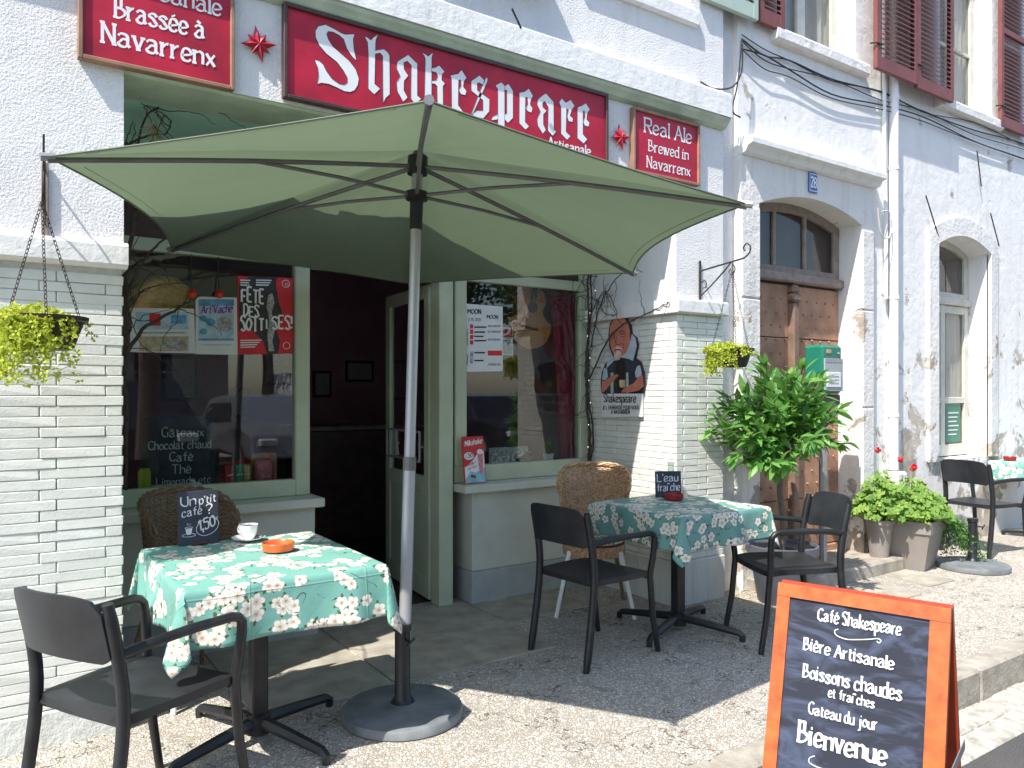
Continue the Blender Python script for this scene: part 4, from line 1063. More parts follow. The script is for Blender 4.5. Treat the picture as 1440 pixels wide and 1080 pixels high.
# =================================================================== WICKER CHAIRS
def wicker(label, x, y, ang, mat, back_x=0):
    K = .82
    t = thing('wicker_chair', label, 'chair', (x, y, 0), ang, 'wicker armchairs at the shopfront')
    mb = MB(); rows = 42; seg = 66; A0 = radians(205)
    def shell(a, z):
        k_ = (z-.42)/.5; R = (.235+.055*k_)*K; top = 1
        return Vector((-R*cos(a)*.92+.02, R*sin(a), z))
    def ztop(a): return .915-.16*(abs(a)/(A0/2))**3
    for r in range(rows):
        P = []
        for i in range(seg+1):
            a = -A0/2+A0*i/seg; z = .43+(ztop(a)-.43)*(r+.5)/rows
            p = shell(a, z); n = Vector((p.x, p.y, 0)).normalized(); P.append(p+n*(.0035*sin(i*pi/1.5+(r % 2)*pi)))
        mb.tube(P, .0056, 4)
    mb.build('woven_back', mat, t, True)
    mb = MB()
    for i in range(23):
        a = -A0/2+A0*i/22; mb.tube([shell(a, .40), shell(a, .40+(ztop(a)-.40)*.5), shell(a, ztop(a))], .0045, 5)
    mb.build('stakes', mat, t, True)
    mb = MB(); P = [shell(-A0/2+A0*i/40, ztop(-A0/2+A0*i/40)+.012) for i in range(41)]
    for q in range(3):
        mb.tube([p+Vector((.010*cos(i*.9+q*2.09), .010*sin(i*.9+q*2.09), .010*sin(i*.9+q*2.09))) for i, p in enumerate(P)], .0085, 5)
    mb.build('rim', mat, t, True)
    MB().lathe([(.17, .36), (.20, .365), (.205, .40), (.20, .435), (.0, .44)], 28, (.03, 0, 0)).build('seat', mat, t, True)
    mb = MB().lathe([(.17, .441), (.19, .45), (.195, .465), (.18, .482), (.12, .492), (.0, .494)], 28, (.03, 0, 0)); mb.uv = [(v[0]*1., v[1]*1.) for v in mb.v]
    mb.build('cushion', 'floral2', t, True)
    for s in (-1, 1):
        MB().tube([(.15, s*.16, .40), (.24, s*.245, 0)], [.016, .012], 8).build('front_leg', 'white', t, True)
        MB().tube([(-.13, s*.14, .40), (-.22, s*.21, 0)], [.016, .012], 8).build('rear_leg', 'wickerdark', t, True)
    MB().tube([(.205, -.21, .3), (.205, .21, .3)], .010, 6).build('stretcher', 'white', t, True)
    return t
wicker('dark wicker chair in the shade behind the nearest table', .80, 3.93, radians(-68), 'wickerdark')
wicker('golden wicker chair with white front legs behind the middle table', 3.27, 3.86, radians(-128), 'wicker')

# =================================================================== TABLE ITEMS
ZT = .750
t = thing('slate_board', 'slate reading un ptit cafe with a drawn cup, standing on the sunlit cloth', 'chalkboard', (.757, 3.555, ZT))
t.rotation_euler = (radians(-6), 0, 0)
MB().bbox(-.084, .084, -.004, .004, 0, .232, .001).build('slate', 'slate', t); MB().bbox(-.03, .03, -.02, .05, -.001, .012, .002).build('stand', 'darkwood', t)
mb = MB(); yy = -.0055; up = (0, 0, 1)
write(mb, 'Un', (-.072, yy, .168), (-.012, yy, .172), up, .042, 1.2, .5, jit=.2); write(mb, "p'tit", (.004, yy, .172), (.074, yy, .182), up, .034, 1.2, .3, jit=.2)
write(mb, 'café', (-.068, yy, .122), (.012, yy, .130), up, .034, 1.2, .3, jit=.2); write(mb, '?', (.032, yy, .128), (.056, yy, .132), up, .040, 1.5, 0)
write(mb, '1,50', (.000, yy, .056), (.068, yy, .074), (-.1, 0, 1), .046, 1.3, 0); write(mb, '€', (.070, yy, .098), (.081, yy, .10), up, .013, 1.0, 0)
write(mb, 'su', (-.05, yy, .086), (-.034, yy, .086), up, .010, 1, 0)
def line3(mb, pts, r=.0012, closed=False): mb.tube([(a, yy, b) for a, b in pts], r, 4, closed=closed)
line3(mb, crom([(.038+.046*cos(q*pi/6)*1.0, .075+.038*sin(q*pi/6+.1)) .__iter__() and Vector((.036+.047*cos(q*pi/6), .073+.037*sin(q*pi/6)+.012*cos(q*pi/6), 0)) for q in range(12)], 3, True) and [(.036+.047*cos(q*pi/12), .073+.037*sin(q*pi/12)+.010*cos(q*pi/12)) for q in range(24)], .0014, True)
mb.add([(-.056, yy, .072), (-.028, yy, .072), (-.031, yy, .05), (-.037, yy, .044), (-.048, yy, .044), (-.053, yy, .05)], [(0, 1, 2, 3, 4, 5)])
line3(mb, [(-.042+.028*cos(q*pi/8), .042+.007*sin(q*pi/8)) for q in range(16)], .0012, True); line3(mb, [(-.042+.016*cos(q*pi/8), .074+.004*sin(q*pi/8)) for q in range(16)], .001, True)
mb.build('chalk_writing', 'chalk', t)
t = thing('coffee_cup', 'white espresso cup on its saucer on the nearest table', 'cup', (.955, 3.505, ZT), radians(120))
MB().lathe([(.0, .004), (.025, .003), (.035, .005), (.055, .010), (.071, .017), (.073, .019), (.055, .013), (.03, .008), (.0, .007)], 32).build('saucer', 'china', t, True)
MB().lathe([(.018, .009), (.024, .010), (.034, .03), (.039, .055), (.0415, .074), (.0395, .074), (.036, .055), (.030, .03), (.0, .016)], 32).build('cup', 'china', t, True)
MB().tube(crom([(.036, .0, .060), (.058, .0, .058), (.060, .0, .038), (.032, .0, .026)], 5), .004, 6).build('cup_handle', 'china', t, True)
MB().lathe([(.0, .066), (.0405, .066)], 24).build('coffee', 'darkwood', t)
MB().tube([(-.052, -.02, .019), (-.02, -.045, .017), (.02, -.052, .018)], [.006, .002, .003], 6).build('spoon', 'metalgrey', t, True)
def ashtray(lab, x, y, m, r=.064):
    t = thing('ashtray', lab, 'ashtray', (x, y, ZT), 0, 'round ashtrays on the tables')
    MB().lathe([(r*.82, 0), (r*.95, .004), (r*1.02, .034), (r*.98, .037), (r*.93, .034), (r*.86, .008), (.0, .007)], 32).build('bowl', m, t, True); return t
ashtray('orange terracotta dish on the sunlit nearest cloth', 1.0, 3.22, 'terracotta', .066)
ashtray('dark red dish in front of the small slate on the middle table', 3.49, 3.36, 'redgl', .058)
ashtray('red dish on the cloth at the right edge', 8.16, 3.44, 'redgl', .055)
t = thing('slate_board', 'small slate reading leau fraiche on the middle table', 'chalkboard', (3.535, 3.45, ZT)); t.rotation_euler = (radians(-5), 0, radians(-38))
t.rotation_euler = (radians(-5), 0, radians(-30))
MB().bbox(-.083, .083, -.004, .004, 0, .165, .001).build('slate', 'slate', t); MB().bbox(-.03, .03, -.02, .05, -.001, .012, .002).build('stand', 'darkwood', t)
mb = MB(); write(mb, "L'eau", (-.070, yy, .098), (.062, yy, .104), up, .046, 1.2, .3, jit=.2); write(mb, 'fraîche', (-.072, yy, .040), (.072, yy, .046), up, .044, 1.2, .3, jit=.2); mb.build('chalk_writing', 'chalk', t)
t = thing('water_carafe', 'clear glass water carafe behind the small slate', 'carafe', (3.63, 3.52, ZT))
MB().lathe([(.0, .002), (.042, .002), (.045, .02), (.043, .10), (.022, .15), (.018, .19), (.026, .215), (.024, .215), (.016, .19), (.020, .15), (.04, .10), (.042, .02), (.0, .006)], 24).build('glass', 'glass', t, True)

# =================================================================== SANDWICH BOARD
TL = Vector((2.187, 1.62, .78)); TR = Vector((2.34, 1.14, .78)); rt = (TR-TL).normalized(); nrm = Vector((rt.y, -rt.x, 0)); 
if nrm.x > 0: nrm = -nrm
W2 = (TR-TL).length; mid = (TL+TR)/2; HH = .93
sb = thing('sandwich_board', 'wood framed folding chalkboard menu standing at the kerb', 'sandwich board', (mid.x, mid.y, -.15))
def panel(side, mats, nm):
    dn = (nrm*side*.246+Vector((0, 0, -.93))).normalized(); L = hypot(.246, .93); out = (rt.cross(dn)).normalized()
    if out.dot(nrm)*side < 0: out = -out
    e = bpy.data.objects.new(nm, None); C.objects.link(e); e.parent = sb
    fr = .042; th = .011
    def bx(u0, u1, v0, v1, name, m, tk=th, o0=0):
        c = []
        for dz in (o0-tk, o0+tk):
            for (u, v) in ((u0, v0), (u1, v0), (u1, v1), (u0, v1)):
                c.append(TL+rt*u+dn*v+out*(dz+side*0+.012)-sb.location)
        MB().add(c, [(0, 3, 2, 1), (4, 5, 6, 7), (0, 1, 5, 4), (1, 2, 6, 5), (2, 3, 7, 6), (3, 0, 4, 7)]).build(name, m, e)
    bx(0, W2, 0, fr, 'top_rail', mats[0], .012); bx(0, fr, fr+.001, L, 'stile', mats[0]); bx(W2-fr-.012, W2, fr+.001, L, 'stile', mats[0]); bx(fr, W2-fr-.012, L-.15, L-.09, 'bottom_rail', mats[0])
    bx(fr, W2-fr-.012, fr, L-.15, 'chalk_panel', mats[1], .004); return dn, out
dn, out = panel(1, ('orangewood', 'board'), 'front_panel'); panel(-1, ('redwood', 'board'), 'back_panel')
st_ = MB(); q0 = TR+Vector((0, 0, -.42))+nrm*.115-sb.location; q1 = TR+Vector((0, 0, -.42))-nrm*.115-sb.location
sdir = rt*.014; st_.add([q0+sdir, q1+sdir, q1+sdir+Vector((0, 0, -.03)), q0+sdir+Vector((0, 0, -.03)), q0+sdir*1.2, q1+sdir*1.2, q1+sdir*1.2+Vector((0, 0, -.03)), q0+sdir*1.2+Vector((0, 0, -.03))], [(0, 1, 2, 3), (7, 6, 5, 4), (0, 4, 5, 1), (3, 2, 6, 7)])
st_.build('stay_strap', 'metalgrey', sb)
pl0 = TL+out*.0185
mb = MB()
def Z9(a, b): return hit(1040+a/3.6, 780+b/3.6, pl0, out)
def wl(txt, a, b, h, wt=1.2, **kw):
    o = write(MB(), txt, Z9(*a), Z9(*b), -dn, h, wt, jit=.25, **kw).build('chalk_line', 'chalk', sb); o.location = -sb.location
wl('Café Shakespeare', (397, 332), (815, 406), .036, 1.35, serif=.5); wl('Bière Artisanale', (325, 477), (778, 583), .036, 1.45, serif=.7); wl('Boissons chaudes', (322, 618), (818, 738), .040, 1.35, serif=.7)
wl('et fraîches', (450, 717), (680, 778), .028, 1.35, serif=.5); wl('Gateau du jour', (350, 802), (695, 888), .032, 1.35, serif=.6); wl('Bienvenue', (297, 945), (738, 1066), .056, 1.45, serif=.8)
for P in ([(500, 378), (482, 385), (490, 408), (540, 428), (600, 430), (660, 428), (700, 425), (716, 437), (705, 447), (695, 438)], [(380, 1020), (355, 1030), (355, 1055), (420, 1085), (520, 1100), (600, 1110)]):
    Q = crom([Z9(*p) for p in P], 4); o = MB().tube([q-out*.0012 for q in Q], .0018, 4).build('chalk_flourish', 'chalk', sb); o.location = -sb.location

# =================================================================== CUTOUT SIGN ON THE RECESS BRICKS
XR = 3.742
t = thing('cutout_sign', 'painted cutout of a bald bearded man holding a dark bottle above a lettered panel', 'sign', (XR-.012, 4.2, 1.0))
def Zp(a, b, dx=0): return wx(835+a/6.75, 435+b/6.75, XR-.022-dx)
def painted(pts, mat, dx, nm, th=0):
    m_ = MB(); P = [Zp(a, b, dx) for a, b in pts]
    if th: m_.poly(P, (1, 0, 0), th)
    else: tri_poly(m_, P)
    o = m_.build(nm, mat, t); o.location = -t.location; return o
sil = [(75, 800), (65, 700), (75, 600), (110, 510), (160, 480), (190, 460), (150, 370), (138, 250), (150, 140), (190, 75), (240, 55), (300, 80), (345, 150), (355, 230), (400, 270), (415, 340), (390, 460), (440, 500), (470, 600), (478, 720), (465, 800)]
painted(sil, 'ink', 0, 'cutout', .016)
painted([(85, 640), (90, 560), (115, 510), (170, 478), (240, 470), (330, 470), (430, 495), (462, 600), (465, 640), (400, 700), (350, 790), (120, 790)], 'doublet', .001, 'doublet')
painted([(120, 560), (125, 505), (185, 465), (240, 440), (345, 300), (362, 232), (398, 275), (408, 350), (372, 490), (330, 470), (250, 455), (190, 490)], 'collar', .0016, 'collar')
painted([(200, 75), (240, 62), (292, 88), (332, 150), (345, 230), (340, 330), (310, 410), (262, 445), (200, 440), (165, 380), (148, 270), (155, 160)], 'skin', .0022, 'face')
painted([(180, 395), (205, 355), (235, 348), (270, 372), (278, 392), (245, 378), (205, 382)], 'palebeard', .003, 'moustache')
painted([(190, 415), (215, 392), (250, 392), (262, 430), (238, 495), (205, 485), (190, 450)], 'palebeard', .003, 'beard')
m_ = MB()
for P, r in (([(170, 250), (185, 238), (205, 245)], .0022), ([(172, 262), (190, 268), (205, 262)], .0018), ([(250, 240), (270, 228), (298, 240)], .0022), ([(250, 252), (270, 260), (295, 252)], .0018), ([(165, 232), (185, 215), (205, 225)], .003), ([(242, 222), (268, 202), (300, 222)], .003),
             ([(215, 240), (212, 320), (235, 335), (258, 322)], .002), ([(270, 320), (282, 350), (278, 380)], .0018), ([(195, 385), (235, 380), (262, 388)], .0028), ([(355, 232), (350, 260), (345, 300)], .002), ([(205, 545), (208, 600)], .002), ([(400, 520), (385, 600), (390, 650)], .0025)):
    m_.tube(crom([Zp(a, b, .0032) for a, b in P], 4), r, 4)
o = m_.build('painted_lines', 'ink', t); o.location = -t.location
for q in ((150, 320, 20), (170, 300, 0)): pass
painted([(205, 510), (215, 480), (285, 480), (292, 510), (300, 620), (310, 790), (225, 790), (215, 620)], 'bottle', .003, 'bottle')
painted([(242, 670), (298, 668), (300, 735), (270, 745), (244, 738)], 'blabel', .0036, 'bottle_label')
painted([(160, 600), (185, 600), (188, 795), (160, 795)], 'gshutter', .0026, 'doublet_stripe'); painted([(306, 600), (328, 600), (332, 795), (308, 795)], 'gshutter', .0026, 'doublet_stripe')
painted([(75, 680), (110, 675), (170, 630), (225, 615), (235, 628), (200, 665), (110, 770), (85, 795), (75, 760)], 'skin', .0042, 'arm')
painted([(255, 790), (290, 745), (380, 700), (425, 640), (465, 625), (474, 730), (430, 770), (330, 790)], 'skin', .0042, 'arm')
painted([(390, 600), (410, 540), (440, 530), (455, 600), (450, 640), (400, 650)], 'collar', .0036, 'sleeve'); painted([(85, 620), (95, 555), (125, 560), (135, 640), (110, 672), (80, 670)], 'collar', .0036, 'sleeve')
painted([(72, 800), (455, 800), (455, 1020), (75, 1022)], 'white', .002, 'text_panel', .016)
m_ = MB()
def wp(txt, a, b, h, wt, **kw):
    write(m_, txt, Zp(*a, .0045), Zp(*b, .0045), (0, 0, 1), h, wt, **kw)
wp('Shakespeare', (95, 880), (400, 882), .058, 1.3, serif=.2); wp('JE L EN BRASSE POUR VOUS', (82, 950), (428, 948), .026, 1.6, serif=0); wp('À NAVARRENX', (162, 992), (345, 992), .028, 1.7, serif=0) if False else wp('A NAVARRENX', (162, 992), (350, 992), .028, 1.7, serif=0)
o = m_.build('lettering', 'ink', t); o.location = -t.location

# =================================================================== POSTERS ON THE GLASS
YP = 4.497
def poster(lab, corners, cat='poster', mat='paper', Y=YP, nm='poster'):
    P = [wy(a, b, Y) for a, b in corners]; c_ = sum(P, Vector())/4; t = thing(nm, lab, cat, c_)
    m_ = MB().poly([p-c_ for p in P], (0, 1, 0), .0012); m_.build('sheet', mat, t); return t, c_
def rectp(t, c_, x0, y0, x1, y1, mat, d=.001, nm='print', Y=YP):
    P = [wy(a, b, Y-d)-c_ for a, b in ((x0, y0), (x1, y0), (x1, y1), (x0, y1))]
    m_ = MB().poly(P); return m_.build(nm, mat, t)
def zz8(a, b): return 160+a/3.086, 370+b/3.086
# wide exhibition poster
t, c_ = poster('wide white poster with two landscape pictures behind the twigs', [(183, 433), (273, 434), (275, 497), (183, 495)])
rectp(t, c_, 191, 439, 265, 463, 'plblue'); rectp(t, c_, 210, 441, 226, 458, 'pred', .0015); rectp(t, c_, 240, 443, 262, 455, 'pblue', .0015); rectp(t, c_, 193, 467, 262, 469, 'pgrey'); rectp(t, c_, 196, 473, 265, 494, 'straw'); rectp(t, c_, 228, 478, 262, 491, 'pgrey', .0015)
t, c_ = poster('pale blue poster with small round pictures, between the wide poster and the red one', [(275, 417), (333, 418.5), (334, 499), (275, 498)], mat='paper')
rectp(t, c_, 279, 421, 329, 476, 'plblue'); rectp(t, c_, 279, 421, 329, 430, 'pblue', .0015)
for (a, b, r) in ((286, 448, 5), (296, 453, 6), (286, 466, 5)):
    C0 = wy(a, b, YP-.002)-c_; MB().add([C0+Vector((.022*r/5*cos(q*pi/6), 0, .018*r/5*sin(q*pi/6))) for q in range(12)], [tuple(range(12))]).build('print', 'pblue', t)
C0 = wy(316, 456, YP-.002)-c_; MB().add([C0+Vector((.045*cos(q*pi/6), 0, .045*sin(q*pi/6))) for q in range(12)], [tuple(range(12))]).build('print', 'pgrey', t)
rectp(t, c_, 279, 476, 329, 479, 'pblue', .0016); rectp(t, c_, 283, 484, 325, 486, 'plblue', .0016)
m_ = MB(); write(m_, "Art'Vache", wy(283, 441, YP-.002)-c_, wy(326, 439, YP-.002)-c_, (0, 0, 1), .045, 1.4, 0, slant=.15); m_.build('lettering', 'ppurple', t)
t, c_ = poster('red and black festival poster next to the window post', [(334, 388), (412, 391), (412, 497), (334, 499)], mat='pred')
def blob(pts, mat, d=.0012, nm='print'):
    m_ = MB(); tri_poly(m_, [wy(a, b, YP-d)-c_ for a, b in pts]); m_.build(nm, mat, t)
blob([(350, 388.8), (390, 390.5), (388, 400), (391, 420), (398, 445), (388, 462), (394, 480), (391, 497), (376, 498), (370, 480), (352, 462), (336, 466), (336, 400)], 'pdark')
blob([(377, 415), (383, 412), (386, 425), (382, 440), (387, 462), (383, 480), (386, 494), (378, 494), (376, 470), (379, 450), (375, 432)], 'pgrey', .0018)
m_ = MB()
for (tx, a, b, h) in (('FÊTE', (340, 424), (371, 428), .075), ('DES', (343, 443), (364, 446), .062), ('SOTT', (339, 466), (371, 465), .075), ('I', (375, 463), (376, 463), .06), ('SES!', (383, 462), (410, 462), .072)):
    write(m_, tx, wy(*a, YP-.003)-c_, wy(*b, YP-.003)-c_, (0, 0, 1), h, 1.3, 0, .2, jit=.6)
for a in range(3): 
    for (x0, w_) in ((338, 14), (360, 22)):
        m_.poly([wy(p, q, YP-.003)-c_ for p, q in ((x0, 393+a*3.4), (x0+w_-a*2, 393.4+a*3.4), (x0+w_-a*2, 395.2+a*3.4), (x0, 394.8+a*3.4))])
for a in range(4): m_.poly([wy(p, q, YP-.003)-c_ for p, q in ((338, 478+a*3.2), (368-a*3, 477.5+a*3.2), (368-a*3, 479+a*3.2), (338, 479.5+a*3.2))])
for (cx_, cy_, r_) in ((402, 399, .022), (403, 486, .02)):
    C0 = wy(cx_, cy_, YP-.003)-c_; m_.tube([C0+Vector((r_*cos(q*pi/8), 0, r_*sin(q*pi/8))) for q in range(16)], .0022, 4, closed=True)
write(m_, '10', wy(400, 402, YP-.003)-c_, wy(405, 402, YP-.003)-c_, (0, 0, 1), .018, 1.2, 0)
m_.build('lettering', 'white', t)
# programme in the right window
t, c_ = poster('white concert programme taped inside the right window', [(653, 427), (707, 431), (707, 522), (653, 523)])
m_ = MB()
for (tx, a, b, h, wt) in (('MOON', (658, 441), (676, 441.5), .032, 1.7), ('MOON', (685, 448), (700, 448.5), .026, 1.7), ('ETE 2025', (659, 451), (676, 451.5), .018, 1.2)):
    write(m_, tx, wy(*a, YP-.002)-c_, wy(*b, YP-.002)-c_, (0, 0, 1), h, wt, 0)
for (tx, a, b) in (('Juillet', (658, 486), (658, 462)), ('Aout', (658, 513), (658, 498))):
    write(m_, tx, wy(*a, YP-.002)-c_, wy(*b, YP-.002)-c_, (-1, 0, 0), .022, 1.6, 0)
for k_, yb in enumerate((459, 466, 472, 478, 495, 506)):
    m_.poly([wy(p, q, YP-.002)-c_ for p, q in ((667, yb), (684-(k_ % 3)*2, yb), (684-(k_ % 3)*2, yb+2), (667, yb+2))])
m_.build('lettering', 'ink', t)
for k_, yb in enumerate((456, 463.5, 471, 478.5)): rectp(t, c_, 661, yb, 665.5, yb+6, 'pred', .0012); 
for yb in (494, 503): rectp(t, c_, 661, yb, 665.5, yb+8, 'pgrey', .0012)
for k_, yb in enumerate((457, 465, 476, 511)): rectp(t, c_, 686, yb, 704, yb+3, 'pgrey', .0012)
rectp(t, c_, 686, 493, 706, 500, 'pred', .0014)

# =================================================================== THINGS IN THE WINDOWS
P = wy(230, 417, 4.72)
t = thing('pendant_lamp', 'amber woven lampshade hanging in the left window', 'lamp', P)
MB().lathe([(.21, -.11), (.20, -.09), (.165, .03), (.075, .105), (.06, .105), (.15, .03), (.19, -.09)], 28).build('lamp_shade', 'lampshade', t, True); MB().tube([(0, 0, .10), (0, 0, 1.0)], .004, 5).build('cord', 'cable', t)
for a, b, lab in ((270, 413, 'red bulb left of the pale blue poster'), (308, 414, 'red bulb above the pale blue poster')):
    t = thing('red_bulb', lab, 'light', wy(a, b, 4.46)); MB().lathe([(0, -.024), (.016, -.018), (.024, 0), (.016, .018), (.006, .028), (0, .028)], 14).build('bulb', 'redbulb', t, True); MB().tube([(0, 0, .026), (0, .02, .12), (0, .012, .45)], .0025, 4).build('wire', 'cable', t)
# display shelf
MB().bbox(.5, 1.49, 4.545, 4.86, .82, .875, .004).build('display_shelf', 'darkwood', sf); MB().bbox(2.67, 3.7, 4.545, 4.86, .82, .875, .004).build('display_shelf', 'darkwood', sf)
Bb = wy(252, 600, 4.72)
t = thing('menu_slate', 'chalk drinks menu standing inside the left window', 'chalkboard', (wy(252, 640, 4.70).x, 4.70, .876))
MB().bbox(-.20, .20, -.006, .006, 0, .40, .003).build('slate', 'slate', t); m_ = MB()
for tx, z_, a, b, h in (('Gâteaux', .285, -.09, .13, .05), ('Chocolat chaud', .215, -.16, .17, .046), ('Café', .145, -.05, .07, .05), ('Thé', .075, -.04, .06, .048), ('Limonade etc', .012, -.12, .17, .04)):
    write(m_, tx, (a, -.0075, z_), (b, -.0075, z_), (0, 0, 1), h, 1.1, .4, jit=.2)
m_.build('chalk_writing', 'chalk', t)
for px, m_n, lab in ((322, 'canred', 'red drinks can, leftmost in the window row'), (335, 'cangreen', 'green drinks can between the red and the gold one'), (346, 'cangold', 'gold drinks can beside the open box')):
    t = thing('drinks_can', lab, 'can', (wy(px, 660, 4.64).x, 4.64, .876), 0, 'drinks cans in the left window')
    MB().lathe([(.022, 0), (.030, .006), (.031, .10), (.025, .112), (.0, .110)], 18).build('body', m_n, t, True)
    m_ = MB(); write(m_, 'Cola' if m_n == 'canred' else ('Soda' if m_n == 'cangreen' else 'Ale'), (-.022, -.033, .045), (.022, -.033, .052), (0, 0, 1), .025, 1.5, 0) if False else None
    m_.add([(-.018, -.0315, .05), (.018, -.0315, .056), (.018, -.0315, .064), (-.018, -.0315, .058)], [(0, 1, 2, 3)]); m_.build('stripe', 'chalk', t)
t = thing('open_carton', 'brown card box holding a shiny pink packet in the left window', 'box', (wy(370, 655, 4.66).x, 4.66, .876), .25)
m_ = MB(); m_.box(-.06, .06, .03, .034, 0, .17); m_.box(.056, .06, -.05, .03, 0, .17); m_.box(-.06, .06, -.05, .03, 0, .004); m_.add([(.06, -.05, .17), (.06, .03, .17), (.12, .02, .15), (.12, -.06, .15)], [(0, 1, 2, 3)]); m_.build('carton', 'card', t)
m_ = MB(); m_.bbox(-.055, .05, -.045, .02, .004, .13, .02); m_.build('packet', 'pink', t, True)
t = thing('red_fan', 'red pleated half round tray behind the cans', 'tray', (wy(344, 655, 4.78).x, 4.78, .876))
m_ = MB(); m_.v = [(0, 0, .0)]+[((.15)*cos(q*pi/20), .008*(q % 2), .13*sin(q*pi/20)) for q in range(21)]; m_.f = [(0, q+1, q+2) for q in range(20)]; m_.build('pleats', 'pred', t)
t = thing('glass_jar', 'greenish jar at the left end of the window shelf', 'jar', (wy(203, 672, 4.62).x, 4.62, .876)); MB().lathe([(.03, 0), (.033, .01), (.033, .10), (.025, .12), (.0, .12)], 16).build('body', 'sedum', t, True)
t = thing('paper_stack', 'white papers lying at the left end of the window shelf', 'papers', (wy(240, 672, 4.62).x, 4.62, .876)); MB().bbox(-.1, .12, -.05, .06, 0, .02, .003).build('sheets', 'paper', t)
# right window contents
t = thing('red_curtain', 'crimson curtain hanging in folds at the right of the right window', 'curtain')
m_ = MB(); n = 60
for i in range(n+1):
    xx = 3.52-.0+.42*i/n; f_ = .028*sin(i*.75)+.01*sin(i*2.3); m_.v += [(xx+.10, 4.66+f_, .88), (xx+.06, 4.66+f_*.9, 1.5), (xx, 4.66+f_*.7, 2.2)]
for i in range(n): m_.f += [(3*i, 3*i+3, 3*i+4, 3*i+1), (3*i+1, 3*i+4, 3*i+5, 3*i+2)]
m_.build('fabric', 'curtain', t, True)
Pg = wy(748, 445, 4.66)
t = thing('guitar', 'orange brown acoustic guitar hanging inside the right window', 'guitar', Pg); t.rotation_euler = (0, radians(6), 0)
prof = []
for q in range(40):
    a = q/40*2*pi; z_ = -.0; r = .175*(1-.0*cos(a)); zz_ = .24*sin(a); w_ = .17*abs(cos(a))**.8
    w_ = (.185 if sin(a) < 0 else .14)*max(0, 1-abs(sin(a))**3.2)**.5; waist = math.exp(-((sin(a)-.22)/.24)**2)*.045
    prof.append(((w_-waist if w_ > .06 else w_)*(1 if cos(a) > 0 else -1), 0, zz_))
m_ = MB().poly(prof, (0, 1, 0), .09); m_.build('body', 'guitar', t)
MB().add([(.045*cos(q*pi/9), -.002, .07+.045*sin(q*pi/9)) for q in range(18)], [tuple(range(18))]).build('sound_hole', 'ink', t)
MB().bbox(-.06, .06, -.012, 0, -.10, -.08, .003).build('bridge', 'darkwood', t); MB().bbox(-.026, .026, -.014, .0, .12, .70, .003).build('neck', 'darkwood', t); MB().bbox(-.04, .04, -.012, .008, .70, .86, .004).build('headstock', 'darkwood', t)
m_ = MB()
for i in range(6): m_.tube([(-.02+.008*i, -.016, -.09), (-.02+.008*i, -.016, .72)], .0007, 3)
m_.build('strings', 'alu', t)
t = thing('potted_succulent', 'small spiky plant in a white pot inside the right window', 'potted plant', (3.47, 4.62, .876))
MB().lathe([(.03, 0), (.042, .075), (.038, .075), (.0, .06)], 18).build('pot', 'white', t, True)
m_ = MB(); r5 = random.Random(4)
for i in range(40):
    a = r5.uniform(0, 6.28); e = r5.uniform(.02, .07); h_ = r5.uniform(.08, .15); m_.add([(.006*sin(a), -.006*cos(a), .06), (-.006*sin(a), .006*cos(a), .06), (e*cos(a), e*sin(a), .06+h_)], [(0, 1, 2)])
m_.build('leaves', 'ivy', t)
t = thing('bird_figure', 'small dark bird figure on the right window shelf', 'ornament', (3.22, 4.60, .876))
m_ = MB(); m_.tube(crom([(-.06, 0, .05), (-.02, 0, .045), (.03, 0, .06), (.055, 0, .085), (.075, 0, .08)], 4), [.004, .006, .01, .015, .02, .022, .024, .025, .025, .024, .02, .017, .016, .016, .015, .01, .002][:17], 8); m_.tube([(.0, 0, .04), (.0, 0, 0)], .003, 4); m_.build('body', 'ink', t, True)
t = thing('drinks_sign', 'grey sign with white script lettering low in the right window', 'sign', (wy(715, 650, 4.62).x, 4.62, .876))
MB().bbox(-.17, .17, -.006, .006, 0, .14, .003).build('plate', 'pgrey', t); m_ = MB(); write(m_, 'Coca Cola', (-.15, -.008, .03), (.15, -.008, .045), (0, 0, 1), .06, 1.6, 0, .5, slant=.25); m_.build('lettering', 'white', t)
t = thing('small_poster', 'small red and white card on the glass left of the guitar', 'poster', wy(713, 480, 4.60)); MB().box(-.06, .05, 0, .002, -.10, .10).build('sheet', 'paper', t); MB().box(-.055, .045, -.002, -.001, .03, .09).build('print', 'pred', t); MB().box(-.055, .045, -.002, -.001, -.09, .01).build('print', 'pgrey', t)
# milkshake sign on sill
A0_ = wy(657, 673, 4.35); B0_ = wy(693, 671, 4.40)
t = thing('milkshake_sign', 'small red and blue milkshake price sign leaning on the right sill', 'sign', (2.60, 4.385, .802)); t.rotation_euler = (radians(-7), 0, radians(4))
w_ = .175; Hs = .315
MB().bbox(0, w_, -.004, .004, 0, Hs, .0015).build('plate', 'pred', t)
m_ = MB(); m_.add([(.006, -.0052, .006), (w_-.006, -.0052, .006), (w_-.006, -.0052, .215), (.12, -.0052, .20), (.07, -.0052, .15), (.006, -.0052, .11)], [(0, 1, 2, 3, 4, 5)]); m_.build('white_ground', 'white', t)
MB().add([(.006, -.0058, .006), (w_-.006, -.0058, .006), (w_-.006, -.0058, .10), (.09, -.0058, .07), (.05, -.0058, .085), (.006, -.0058, .03)], [(0, 1, 2, 3, 4, 5)]).build('blue_ground', 'cyan', t)
MB().add([(.045+.040*cos(q*pi/8), -.0064, .185+.026*sin(q*pi/8)) for q in range(16)], [tuple(range(16))]).build('price_bubble', 'white', t)
MB().add([(.115, -.0066, .20), (.16, -.0066, .205), (.155, -.0066, .07), (.145, -.0066, .055), (.130, -.0066, .055), (.122, -.0066, .07)], [(0, 1, 2, 3, 4, 5)]).build('shake_glass', 'pink', t)
